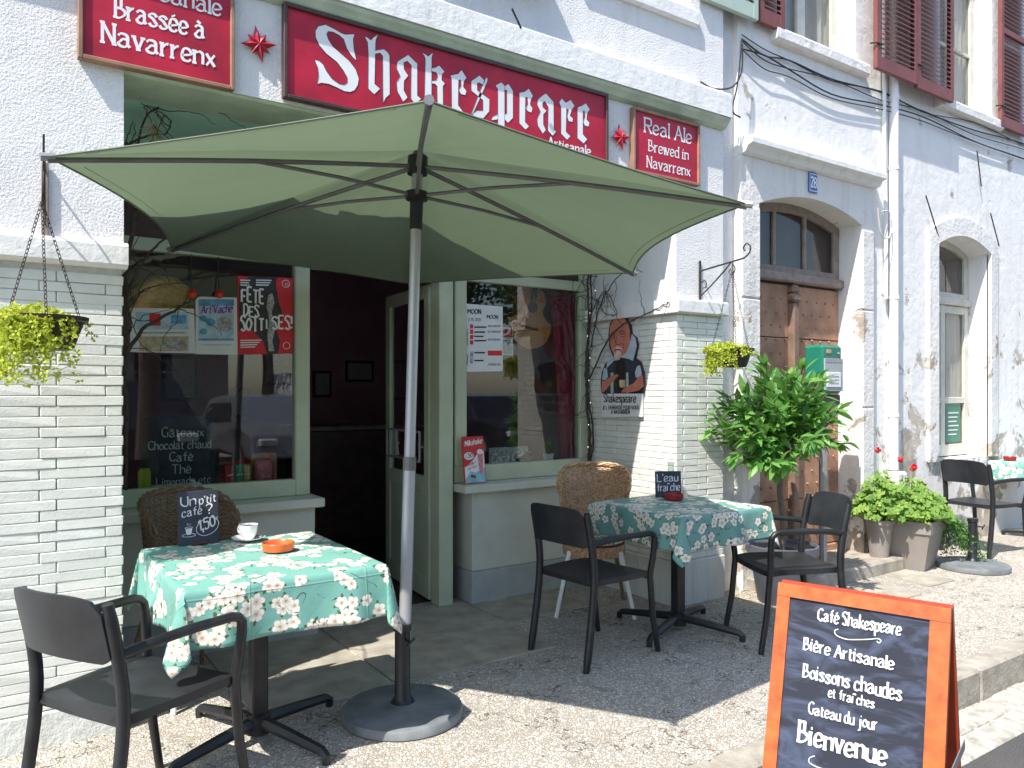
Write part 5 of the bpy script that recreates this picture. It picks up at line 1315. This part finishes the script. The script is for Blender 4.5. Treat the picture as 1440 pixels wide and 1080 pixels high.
MB().add([(.137+.026*cos(q*pi/6), -.0068, .21+.018*sin(q*pi/6)) for q in range(12)], [tuple(range(12))]).build('cream_top', 'white', t)
m_ = MB()
for cx_, cy_ in ((.06, .05), (.08, .045)): m_.add([(cx_+.012*cos(q*pi/5), -.0066, cy_+.012*sin(q*pi/5)) for q in range(10)], [tuple(range(10))])
m_.build('cherries', 'curtain', t)
m_ = MB(); write(m_, 'Milkshake', (.018, -.0065, .25), (.158, -.0065, .268), (0, 0, 1), .036, 1.6, 0, slant=.2); m_.build('lettering', 'white', t)
m_ = MB(); write(m_, '4.50', (.018, -.0070, .173), (.072, -.0070, .177), (0, 0, 1), .026, 1.5, 0); m_.build('lettering', 'ink', t)
m_ = MB(); write(m_, 'Chantilly +', (.012, -.0066, .115), (.098, -.0066, .135), (0, 0, 1), .016, 1.3, 0); write(m_, 'parfum', (.03, -.0066, .092), (.098, -.0066, .108), (0, 0, 1), .016, 1.3, 0); m_.build('lettering', 'pred', t)

# =================================================================== VINES AND FAIRY LIGHTS
def vine(name, lab, strands, cat='vine'):
    t = thing(name, lab, cat)
    m_ = MB()
    for pts, r0, r1 in strands:
        P = crom(pts, 5); n = len(P); P = [p+Vector((rv.uniform(-.006, .006), rv.uniform(-.006, .006), rv.uniform(-.006, .006))) for p in P]
        m_.tube(P, [r0+(r1-r0)*i/(n-1) for i in range(n)], 5)
    m_.build('stems', 'vine', t, True); return t
rv = random.Random(11)
def twigs(pts, n, L, r=.004, plane_y=None):
    out = []; P = crom(pts, 6)
    for _ in range(n):
        p = rv.choice(P); a = rv.uniform(0, 6.28); q = [p]
        for s in range(3):
            a += rv.uniform(-.7, .7); q.append(q[-1]+Vector((cos(a)*L/3, rv.uniform(-.03, .02), sin(a)*L/3)))
        out.append((q, r, r*.4))
    return out
V = lambda px, py, Y: wy(px, py, Y)
main1 = [V(176, 500, 4.2), V(200, 465, 4.15), V(240, 440, 4.12), V(265, 425, 4.1), V(285, 415, 4.1)]
sA = [(main1, .011, .004), ([V(174, 395, 4.2), V(185, 330, 4.2), V(192, 260, 4.2), V(178, 200, 4.25)], .012, .009), ([V(176, 420, 4.2), V(200, 370, 4.1), V(225, 340, 4.1), V(250, 330, 4.1)], .010, .003),
      ([V(178, 300, 4.2), V(200, 180, 4.0), V(222, 150, 3.95), V(245, 133, 3.9), V(285, 130, 3.85)], .006, .002), ([V(176, 205, 4.1), V(200, 195, 4.0), V(235, 185, 3.95), V(238, 168, 3.95), V(215, 152, 3.95), V(180, 138, 4.0)], .005, .002),
      ([V(182, 470, 4.15), V(190, 420, 4.12), V(225, 400, 4.1), V(262, 400, 4.1)], .004, .002), ([V(176, 690, 4.3), V(178, 600, 4.25), V(175, 500, 4.2), V(174, 395, 4.2)], .008, .012)]
for s in list(sA[:6]): sA += twigs(s[0], 7, .28, .0028)
vA = vine('climbing_vine', 'bare twiggy vine at the left side of the recessed left window', sA)
m_ = MB()
for i in range(45):
    c0 = V(215+rv.uniform(-6, 6), 180+rv.uniform(-10, 8), 3.95); a = rv.uniform(-1.2, 1.2); m_.tube([c0, c0+Vector((.05*sin(a), rv.uniform(-.03, .01), -.08*cos(a)*rv.uniform(.4, 1.2)))], .0018, 3)
m_.build('straw_tuft', 'straw', vA)
main2 = [V(829, 645, 4.30), V(826, 590, 4.32), V(830, 520, 4.32), V(822, 470, 4.30), V(826, 420, 4.3), V(818, 360, 4.28), V(822, 300, 4.3), V(815, 220, 4.3)]
main2 = [Vector((3.70, 4.44, z_)) + Vector((rv.uniform(-.012, .01), rv.uniform(-.02, .0), 0)) for z_ in (.82, 1.05, 1.3, 1.5, 1.7, 1.9, 2.1, 2.4)]
sB = [(main2, .012, .007), ([p+Vector((.0, -.03*sin(i*1.3)-.01, 0)) for i, p in enumerate(main2)], .008, .006),
      ([Vector((3.70, 4.42, 1.5)), wx(860, 470, 3.69), wx(890, 450, 3.70), wx(915, 438, 3.70), wx(940, 425, 3.69)], .007, .003),
      ([Vector((3.70, 4.40, 1.75)), Vector((3.68, 4.3, 2.0)), wx(860, 400, 3.66), wx(890, 370, 3.66)], .006, .003),
      ([Vector((3.70, 4.40, 2.0)), wx(850, 410, 3.68), wx(868, 440, 3.68), wx(850, 440, 3.7), wx(838, 420, 3.68)], .004, .002)]
for s in list(sB): sB += twigs(s[0], 9, .24, .0026)
for i in range(9):
    p = Vector((3.66+rv.uniform(-.05, .03), 4.38+rv.uniform(-.1, .05), 2.02+rv.uniform(0, .3))); sB.append(([p, p+Vector((rv.uniform(-.25, -.05), rv.uniform(-.15, 0), rv.uniform(-.12, .08))), p+Vector((rv.uniform(-.4, -.1), rv.uniform(-.25, 0), rv.uniform(-.25, .05)))], .0035, .0015))
vB = vine('climbing_vine', 'bare vine stems wound up the right edge of the right window', sB)
m_ = MB()
k = NT('warm_fairy_bulb'); em = k.n('ShaderNodeEmission'); em.inputs[0].default_value = (1, .9, .75, 1); em.inputs[1].default_value = 1.3; k.l(em.outputs[0], k.out.inputs[0]); M['fairy'] = k.m
def bead(m_, p, r=.0042): m_.add([p+Vector(q)*r for q in ((1, 0, 0), (-1, 0, 0), (0, 1, 0), (0, -1, 0), (0, 0, 1), (0, 0, -1))], [(0, 2, 4), (2, 1, 4), (1, 3, 4), (3, 0, 4), (2, 0, 5), (1, 2, 5), (3, 1, 5), (0, 3, 5)])
fl = thing('fairy_lights', 'string of tiny warm lights wound through the right vine', 'fairy lights')
P = crom([Vector((3.69+rv.uniform(-.02, .01), 4.38+rv.uniform(-.05, .05), .84+i*.11)) for i in range(14)], 4)
MB().tube(P, .002, 4).build('wire', 'cable', fl)
for i in range(0, len(P), 6):
    m_ = MB(); bead(m_, P[i]+Vector((-.012, -.012, 0))); m_.build('bulb', 'fairy', fl)

# =================================================================== HANGING BASKETS
def chain(m_, A, B, link=.022, r=.0016):
    A, B = Vector(A), Vector(B); d = B-A; n = max(2, int(d.length/(link*.72))); dn_ = d.normalized(); s1 = dn_.orthogonal().normalized(); s2 = dn_.cross(s1)
    for i in range(n):
        c = A+d*((i+.5)/n); s = s1 if i % 2 else s2
        m_.tube([c+dn_*(link*.5*cos(q*pi/3))+s*(link*.26*sin(q*pi/3)) for q in range(6)], r, 4, closed=True)
def basket(cx, cy, zr, hook, label, seed, seedlen=1.0, ac=3.3):
    t = thing('hanging_basket', label, 'hanging basket', (cx, cy, zr), 0, 'hanging baskets on wall brackets')
    MB().lathe([(.0, -.115), (.085, -.115), (.092, -.11), (.125, -.012), (.140, -.008), (.142, .006), (.128, .006), (.12, -.01), (.0, -.03)], 28).build('pot', 'basket', t, True)
    MB().lathe([(.0, -.015), (.12, -.012)], 24).build('soil', 'soil', t)
    m_ = MB(); hk = Vector(hook)-Vector((cx, cy, zr))
    for q in range(3):
        a = q*2.094+.5; chain(m_, (.135*cos(a), .135*sin(a), .0), hk)
    m_.build('chain', 'iron', t)
    r_ = random.Random(seed); lv = MB(); stm = MB()
    def leaf(p, s):
        n = Vector((r_.uniform(-1, 1), r_.uniform(-1, 1), r_.uniform(-.2, 1))).normalized(); a = n.orthogonal().normalized(); a.rotate(Matrix.Rotation(r_.uniform(0, 6.28), 3, n)); b = n.cross(a)
        lv.add([p, p+a*s*.55+b*s*.45, p+a*s*1.1+n*s*.15, p+a*s*.55-b*s*.45], [(0, 1, 2, 3)])
    for i in range(1500):
        a = r_.uniform(0, 6.28); rr_ = .15*sqrt(r_.random()); p = Vector((rr_*cos(a)-.045, rr_*sin(a)+.01, -.01+.055*(1-(rr_/.16)**2)*r_.random()+.008*sin(a*5))); leaf(p, r_.uniform(.010, .019))
    for i in range(95):
        # strands mostly towards the left front, gap at one side so the pot shows
        a = r_.gauss(ac, .75) if i < 78 else r_.uniform(0, 6.28)
        L = r_.uniform(.04, .25)*(1 if i < 78 else .3)*seedlen; p = Vector((.135*cos(a), .135*sin(a), .005)); P = [p]
        ox = r_.uniform(.008, .035)
        n = max(3, int(L/.018))
        for s in range(n):
            p = Vector(((.135+ox*min(1, s/3)+.004*sin(s))*cos(a+.04*s*r_.uniform(-1, 1)), (.135+ox*min(1, s/3))*sin(a+.03*s*r_.uniform(-1, 1)), .005-L*(s+1)/n)); P.append(p)
            for q_ in range(6): leaf(p+Vector((.009*cos(q_*1.05+s), .009*sin(q_*1.05+s), r_.uniform(-.006, .006))), r_.uniform(.011, .015))
        stm.tube(P, .0012, 3)
    stm.build('trailing_stems', 'sedum', t, kind='stuff'); lv.build('leaves', 'sedum', t, kind='stuff'); return t
H1 = (.155, 3.27, 2.11)
basket(.165, 3.27, 1.685, H1, 'hanging basket of lime green trailing plants on the left brick pier', 3, 1.0, 3.75)
H2 = (3.96, 3.30, 2.20)
basket(3.98, 3.32, 1.69, H2, 'hanging basket of lime green trailing plants on the right brick pier', 8, .7, 2.7)
t = thing('wall_bracket', 'weathered iron bracket plate holding the left hanging basket', 'bracket', (.18, 3.575, 2.03))
MB().bbox(-.012, .012, -.012, 0, 0, .30, .003).build('plate', 'greywood', t)
m_ = MB(); m_.tube(crom([(0, -.012, .26), (-.01, -.15, .27), (-.02, -.30, .20), (-.022, -.32, .12), (-.022, -.305, .08), (-.022, -.29, .10)], 4), .005, 6); m_.tube([(0, -.012, .05), (-.012, -.2, .25)], .004, 5); m_.tube([(-.02, -.31, .19), (-.022, -.36, .31)], .004, 5); m_.build('hook_arm', 'iron', t, True)
t = thing('wall_bracket', 'black scrolled iron bracket holding the right hanging basket', 'bracket', (3.96, 3.578, 2.03))
MB().bbox(-.010, .010, -.010, 0, 0, .27, .003).build('plate', 'iron', t)
m_ = MB(); m_.tube([(0, -.01, .20), (0, -.37, .235)], .006, 6); m_.tube(crom([(0, -.37, .235), (0, -.41, .26), (0, -.42, .30), (0, -.39, .325), (0, -.365, .30), (0, -.38, .28)], 5), .005, 6)
m_.tube(crom([(0, -.01, .03), (0, -.1, .09), (0, -.22, .18), (0, -.27, .228)], 4), .005, 6)
m_.tube(crom([(0, -.27, .225), (0, -.30, .18), (0, -.28, .14), (0, -.25, .16), (0, -.265, .18)], 5), .004, 5); m_.tube(crom([(0, -.012, .12), (0, -.05, .13), (0, -.06, .09), (0, -.03, .08)], 5), .004, 5); m_.tube([(0, -.278, .23), (0, -.278, .17)], .003, 5)
m_.build('scroll_arm', 'iron', t, True)

# =================================================================== POTTED LAUREL
lp = thing('potted_laurel', 'bushy green laurel standard in a grey pot before the studded door', 'potted tree', (4.43, 3.27, 0))
MB().lathe([(.0, 0), (.155, 0), (.16, .01), (.215, .33), (.235, .335), (.235, .385), (.220, .388), (.21, .36), (.0, .345)], 36).build('pot', 'greypot', lp, True)
MB().lathe([(.0, .352), (.208, .350)], 24).build('soil', 'soil', lp)
rl = random.Random(21); m_ = MB()
m_.tube(crom([(0, 0, .34), (.01, .0, .55), (-.01, .01, .75), (.0, .0, 1.05)], 4), [.024, .022, .021, .02]*4 if False else .021, 8)
brs = []
CZ = 1.30
for i in range(74):
    a = rl.uniform(0, 6.28); el = rl.uniform(-.6, 1.35); R = rl.uniform(.26, .50)*(1 if el < .9 else .98)
    d = Vector((cos(a)*cos(el), sin(a)*cos(el), sin(el))); s = Vector((0, 0, .88+rl.uniform(0, .3))); e = Vector((0, 0, CZ-.12))+Vector((d.x*R*1.1, d.y*R*.95, d.z*R*.98))
    mdl = s.lerp(e, .5)+Vector((0, 0, -.03)); P = crom([s, mdl, e], 4); m_.tube(P, [.010-.0065*q/(len(P)-1) for q in range(len(P))], 5); brs.append((P, d))
m_.build('trunk', 'bark', lp, True)
def leafmesh(L, W, fold=.25, bend=.2, n=4, mat='laurel'):
    q = MB()
    for i in range(n+1):
        u = i/n; w_ = W*sin(pi*min(.98, u*.92+.06))**.8*(1-.2*u); z_ = -bend*L*u*u
        q.v += [(L*u, -w_/2, z_+fold*w_/2), (L*u, 0, z_), (L*u, w_/2, z_+fold*w_/2)]
    for i in range(n):
        b = 3*i; q.f += [(b, b+3, b+4, b+1), (b+1, b+4, b+5, b+2)]
    return q
lmesh = [leafmesh(.115, .046), leafmesh(.10, .044, .3, .35), leafmesh(.13, .046, .2, .1), leafmesh(.085, .038, .4, .25)]
lme = [q.mesh('leaf', 'laurel', True) for q in lmesh]; lmy = [q.mesh('young_leaf', 'laurelyoung', True) for q in lmesh]
leaves = []
for P, d in brs:
    for k_ in range(rl.randint(26, 34)):
        u = rl.uniform(.15, 1.0)**.7; p = P[min(len(P)-1, int(u*(len(P)-1)))]+Vector((rl.uniform(-.02, .02), rl.uniform(-.02, .02), rl.uniform(-.02, .02)))
        dir_ = (d+Vector((rl.gauss(0, .6), rl.gauss(0, .6), rl.gauss(.2, .5)))).normalized(); leaves.append((p, dir_, u, rl.randint(0, 3), rl.uniform(0, 6.28)))
def leafmat4(p, dir_, roll, s=1):
    x_ = dir_; y_ = Vector((0, 0, 1)).cross(x_); y_ = y_.normalized() if y_.length > .05 else Vector((0, 1, 0)); z_ = x_.cross(y_)
    m3 = Matrix((x_, y_, z_)).transposed(); m3 = m3 @ Matrix.Rotation(roll, 3, 'X'); return Matrix.Translation(p) @ m3.to_4x4() @ Matrix.Scale(s, 4)
fwd = Vector((-FX, -FY, .1))
leaves.sort(key=lambda l: -(l[0].dot(fwd)+.3*(l[0]-Vector((0, 0, CZ))).length))
stuff = MB()
for i, (p, dir_, u, kx, roll) in enumerate(leaves):
    roll = (roll-pi)*.22; mt = leafmat4(p, dir_, roll, rl.uniform(.8, 1.15))
    if i < 285:
        yl = p.z > CZ+.18 and rl.random() < .4
        o = bpy.data.objects.new('leaf', (lmy if yl else lme)[kx]); C.objects.link(o); o.parent = lp; o.matrix_local = mt
    else:
        q = lmesh[kx]; stuff.add([mt @ Vector(v) for v in q.v], q.f)
stuff.build('inner_leaves', 'laurel', lp, True, kind='stuff')

# =================================================================== MAILBOX
mbx = thing('green_mailbox', 'green metal mailbox on a post behind the laurel', 'mailbox', (5.205, 3.46, 0))
MB().tube([(0, .02, 0), (0, .02, 1.39)], .03, 8).build('post', 'metalgrey', mbx)
MB().bbox(-.125, .125, -.06, .10, 1.40, 1.765, .02).build('body', 'mailgreen', mbx); MB().bbox(-.10, .12, -.068, -.058, 1.63, 1.665, .004).build('slot_flap', 'metalgrey', mbx)
MB().bbox(-.11, .125, -.066, -.058, 1.42, 1.66, .003).build('front_plate', 'sillgrey', mbx); MB().bbox(-.085, .09, -.072, -.065, 1.45, 1.56, .002).build('label_card', 'paper', mbx)
m_ = MB()
for i in range(3): m_.box(-.06, .06, -.0735, -.0722, 1.475+i*.025, 1.483+i*.025)
m_.build('label_lines', 'pgrey', mbx); MB().bbox(-.08, -.02, -.064, -.058, 1.70, 1.73, .002).build('badge', 'cangold', mbx); MB().lathe([(.012, 0), (.01, .01)], 10, (.06, -.07, 1.70)).build('lock', 'metalgrey', mbx); MB().bbox(-.115, .12, -.05, .09, 1.28, 1.395, .01).build('lower_box', 'black', mbx)

# =================================================================== GERANIUMS
def geranium(t, cx, cy, z0, R, H, n, seed, flowers, drape=0):
    r_ = random.Random(seed); lv = MB(); sm = MB(); fm = MB()
    for i in range(n):
        a = r_.uniform(0, 6.28); u = sqrt(r_.random()); e = Vector((cx+R*u*cos(a), cy+R*u*sin(a), z0+H*(1-u*u*.75)*r_.uniform(.25, 1)))
        b = Vector((cx+R*.35*u*cos(a), cy+R*.35*u*sin(a), z0-.02)); sm.tube([b, b.lerp(e, .6)+Vector((0, 0, .01)), e], .0022, 3)
        nn = Vector((cos(a)*.5+r_.uniform(-.5, .5)-.3, sin(a)*.5+r_.uniform(-.5, .5)-.35, r_.uniform(.5, 1.2))).normalized(); s = r_.uniform(.018, .036); ax_ = nn.orthogonal().normalized(); bx_ = nn.cross(ax_)
        pts = [e-nn*s*.18]+[e+(ax_*cos(q*2*pi/10)+bx_*sin(q*2*pi/10))*s*(1+.12*(-1)**q)+nn*s*.12*(-1)**q for q in range(10)]
        lv.add(pts, [(0, q+1, (q+1) % 10+1) for q in range(9)])
    sm.build('stems', 'geranium', t, kind='stuff'); lv.build('leaves', 'geranium', t, kind='stuff')
    for (fx, fy, fz) in flowers:
        fm = MB(); fm.tube([(cx+fx*.3, cy+fy*.3, z0), (cx+fx, cy+fy, z0+fz)], .002, 4)
        fl_ = MB(); c0 = Vector((cx+fx, cy+fy, z0+fz))
        for q in range(22):
            d = Vector((r_.gauss(0, 1), r_.gauss(0, 1), r_.gauss(0, 1))).normalized(); p = c0+d*.022; a1 = d.orthogonal().normalized(); b1 = d.cross(a1); fl_.add([p+a1*.012, p+b1*.012, p-a1*.012, p-b1*.012], [(0, 1, 2, 3)])
        fm.build('flower_stalk', 'geranium', t); fl_.build('flower_head', 'petal', t)
t = thing('square_planter', 'taupe square planter overflowing with geranium leaves and red flowers', 'planter', (6.17, 3.33, 0), radians(12))
m_ = MB(); A1, A2, Hh = .135, .20, .30
m_.v = [(-A1, -A1, 0), (A1, -A1, 0), (A1, A1, 0), (-A1, A1, 0), (-A2+.012, -A2+.012, Hh), (A2-.012, -A2+.012, Hh), (A2-.012, A2-.012, Hh), (-A2+.012, A2-.012, Hh)]
m_.f = [(0, 3, 2, 1), (0, 1, 5, 4), (1, 2, 6, 5), (2, 3, 7, 6), (3, 0, 4, 7), (4, 5, 6, 7)]; m_.build('body', 'taupe', t)
m_ = MB(); 
for (x0, x1, y0, y1) in ((-A2, A2, -A2, -A2+.03), (-A2, A2, A2-.03, A2), (-A2, -A2+.03, -A2+.03, A2-.03), (A2-.03, A2, -A2+.03, A2-.03)): m_.bbox(x0, x1, y0, y1, Hh, Hh+.095, .003)
m_.build('rim', 'taupe', t); MB().box(-A2+.03, A2-.03, -A2+.03, A2-.03, Hh, Hh+.07).build('soil', 'soil', t)
geranium(t, 0, 0, Hh+.07, .30, .36, 620, 5, [(-.10, .05, .50), (-.02, -.03, .44), (.05, .0, .42)])
t = thing('tall_pot', 'slender pale pot of geraniums on the doorstep edge behind the taupe planter', 'potted plant', (5.88, 3.43, .10))
MB().lathe([(.0, 0), (.07, 0), (.10, .26), (.115, .265), (.115, .30), (.10, .30), (.0, .27)], 24).build('pot', 'taupe', t, True)
geranium(t, 0, 0, .29, .22, .40, 330, 9, [(-.02, .0, .56)])
# trailing plant on the empty parasol base
t = thing('trailing_plant', 'green creeper spilling from the planter onto the empty round base', 'plant', (6.45, 3.12, 0)); rr = random.Random(31); lv = MB(); sm = MB()
for i in range(46):
    p = Vector((-.12+rr.uniform(-.05, .05), .10+rr.uniform(-.05, .05), .36)); P = [p]; a = rr.gauss(-.45, .5); L = rr.uniform(.2, .55)
    for s in range(10):
        u = (s+1)/10; q = p+Vector((cos(a)*L*.75*u, sin(a)*L*.75*u, -.33*u*u*min(1, L*2.2)+.05*sin(u*3))); q.z = max(q.z, -.29+.36 if False else .05); P.append(q)
        for _ in range(5):
            e = q+Vector((rr.uniform(-.03, .03), rr.uniform(-.03, .03), rr.uniform(-.01, .03))); nn = Vector((rr.uniform(-1, 1), rr.uniform(-1, 1), 1)).normalized(); a1 = nn.orthogonal().normalized(); b1 = nn.cross(a1); s_ = rr.uniform(.009, .017); lv.add([e-a1*s_, e-b1*s_*.6, e+a1*s_, e+b1*s_*.6], [(0, 1, 2, 3)])
    sm.tube(P, .0018, 3)
sm.build('stems', 'ivy', t, kind='stuff'); lv.build('leaves', 'ivy', t, kind='stuff')
# dry leaves and weeds at wall foot
m_ = MB(); rr = random.Random(77)
for i in range(900):
    if rr.random() < .5: x_ = rr.uniform(4.25, 5.0); y_ = 3.57-abs(rr.gauss(0, .12))
    else: x_ = rr.uniform(0, 10); y_ = 3.57-abs(rr.gauss(0, .05)) if not .4 < (x_) < 3.8 else rr.uniform(2.2, 3.5); 
    if .4 < x_ < 3.8 and rr.random() < .8: continue
    s_ = rr.uniform(.004, .012); a = rr.uniform(0, 6.28); m_.add([(x_+s_*cos(a), y_+s_*sin(a), .008), (x_-s_*.4*sin(a), y_+s_*.4*cos(a), .005+rr.uniform(0, .006)), (x_-s_*cos(a), y_-s_*sin(a), .007), (x_+s_*.4*sin(a), y_-s_*.4*cos(a), .005)], [(0, 1, 2, 3)])
m_.build('leaf_litter', 'straw', None, kind='stuff', label='dry leaf bits scattered along the wall foot', cat='litter')

# =================================================================== ACROSS THE STREET (seen in the window reflections)
op = thing('opposite_house', 'plain rendered house across the street seen in the window reflection', 'building')
m_ = MB(); wall_prism(m_, -10, 5.2, 0, 7.5, -12.3, -12, [(-6.5, -5.5, .9, 2.4, 0), (-3, -2, .9, 2.4, 0), (0, 1, .9, 2.4, 0), (2.9, 3.9, .9, 2.4, 0), (-6.5, -5.5, 3.9, 5.6, 0), (-3, -2, 3.9, 5.6, 0), (0, 1, 3.9, 5.6, 0), (2.9, 3.9, 3.9, 5.6, 0)]); m_.build('wall', 'opp', op)
for x0 in (-6.5, -3, 0, 2.9):
    for z0, z1 in ((.9, 2.4), (3.9, 5.6)):
        f = MB()
        for q in (0, .48, .95): f.box(x0+q, x0+q+.05, -12.1, -12.05, z0, z1)
        for q in range(4): f.box(x0, x0+1, -12.1, -12.052, z0+(z1-z0)*q/3-.02, z0+(z1-z0)*q/3+.02)
        fo = f.build('window', 'white', op); MB().box(x0, x0+1, -12.12, -12.11, z0, z1).build('pane', 'carglass', fo)
extr(MB(), [(-11.6, 7.4), (-16, 9.4), (-16, 9.3), (-11.6, 7.25)], -10.3, 5.5).build('roof', 'rooftile', op)
def car(name, label, x, y, L, H, W, paint, van=False):
    t = thing(name, label, 'van' if van else 'car', (x, y, -.15), pi/2, None)
    if van: prof = [(-L/2, .35), (-L/2, H*.97), (-L/2+.1, H), (L*.22, H), (L*.34, H*.62), (L/2-.05, H*.5), (L/2, .35)]
    else: prof = [(-L/2, .35), (-L/2+.03, H*.6), (-L/2+.25, H*.66), (-L*.36, H*.96), (-L*.1, H), (L*.12, H*.97), (L*.27, H*.66), (L/2-.15, H*.55), (L/2, .4)]
    m_ = MB(); n = len(prof)
    for s in (-1, 1): m_.v += [(a, s*W/2*(1 if b < H*.7 else .84), b) for a, b in prof]
    m_.f = [tuple(range(n)), tuple(range(n, 2*n))[::-1]]+[(i, n+i, n+(i+1) % n, (i+1) % n) for i in range(n)]
    o = m_.build('body', paint, t); bv = o.modifiers.new('b', 'BEVEL'); bv.width = .05; bv.segments = 2
    for s in (-1, 1):
        q = [(-L*.30, H*.88), (L*.08, H*.90), (L*.20, H*.67), (-L*.36, H*.67)] if not van else [(L*.08, H*.88), (L*.22, H*.88), (L*.30, H*.62), (L*.08, H*.62)]
        MB().poly([(a, s*(W/2*(.86 if b > H*.8 else .96)+.03), b) for a, b in q]).build('side_window', 'carglass', t)
        for wx_ in (-L*.32, L*.32):
            w__ = MB(); w__.tube([(wx_, s*(W/2-.2), .32), (wx_, s*(W/2+.01), .32)], .32, 20); wo = w__.build('wheel', 'tyre', t); w__ = MB(); w__.tube([(wx_, s*(W/2+.011), .32), (wx_, s*(W/2+.03), .32)], .2, 14); w__.build('rim', 'alu', wo)
        MB().bbox(L/2-.16, L/2+.012, s*W*.33-.15, s*W*.33+.15, H*.42, H*.50, .02).build('headlight', 'china', t)
    return t
car('parked_car', 'silver hatchback parked across the road, seen in the left window reflection', 4.5, -6.2, 4.1, 1.5, 1.72, 'carsilver')
car('parked_van', 'white delivery van parked beyond the silver car', 6.6, -8.6, 4.8, 2.0, 1.9, 'carwhite', True)
car('parked_suv', 'dark tall car parked opposite the left window', 2.0, -6.2, 4.4, 1.8, 1.85, 'cardark')
car('parked_wagon', 'dark car parked opposite the right window', 9.5, -6.2, 4.4, 1.5, 1.75, 'cardark')
# street trees
def tree(label, x, y, H, cz, R, n, seed, sq=.8, ls=.10):
    t = thing('street_tree', label, 'tree', (x, y, -.1)); r_ = random.Random(seed); m_ = MB(); ends = []
    m_.tube([(0, 0, 0), (.05, .02, H*.3), (.0, .05, H*.55)], [.16, .13, .11], 9)
    for i in range(14):
        a = r_.uniform(0, 6.28); el = r_.uniform(.1, 1.3); s = Vector((0, .03, H*r_.uniform(.38, .55))); e = Vector((cos(a)*cos(el)*R, sin(a)*cos(el)*R, cz+sin(el)*R*sq)); P = crom([s, s.lerp(e, .5)+Vector((r_.uniform(-.2, .2), r_.uniform(-.2, .2), .1)), e], 4)
        m_.tube(P, [.06-.045*q/(len(P)-1) for q in range(len(P))], 5); ends.append(P)
    m_.build('trunk', 'bark', t, True); lv = MB()
    for i in range(n):
        if i % 60 == 0: P = r_.choice(ends); c0 = P[r_.randint(3, len(P)-1)]+Vector((r_.gauss(0, .25), r_.gauss(0, .25), r_.gauss(0, .2))); sg = r_.uniform(.18, .34)
        p = c0+Vector((r_.gauss(0, sg), r_.gauss(0, sg), r_.gauss(0, sg*.7))); nn = Vector((r_.gauss(0, 1), r_.gauss(0, 1), r_.gauss(0, 1)+.5)).normalized(); a1 = nn.orthogonal().normalized(); b1 = nn.cross(a1); s = ls*r_.uniform(.6, 1.2)
        lv.add([p-a1*s*.5, p-b1*s*.35, p+a1*s*.5, p+b1*s*.35], [(0, 1, 2, 3)])
    lv.build('crown', 'tree', t, kind='stuff'); return t
tree('leafy street tree whose crown dapples the kerb at the right', 1.7, -2.2, 5.4, 4.4, 1.7, 7000, 3)
tree('street tree across the road, left of the opposite house windows', -1.2, -9.8, 6.5, 3.9, 2.3, 9000, 4, ls=.15)
tree('street tree across the road beside the opposite house end', 5.6, -10.0, 6.5, 3.6, 2.6, 12000, 5, ls=.16)
tree('wide street tree across the road to the right', 10.2, -10.2, 6.5, 3.4, 2.9, 12000, 6, ls=.16)
tree('street tree furthest along the opposite pavement', 15.5, -10.2, 7, 3.6, 3.0, 12000, 7, ls=.17)
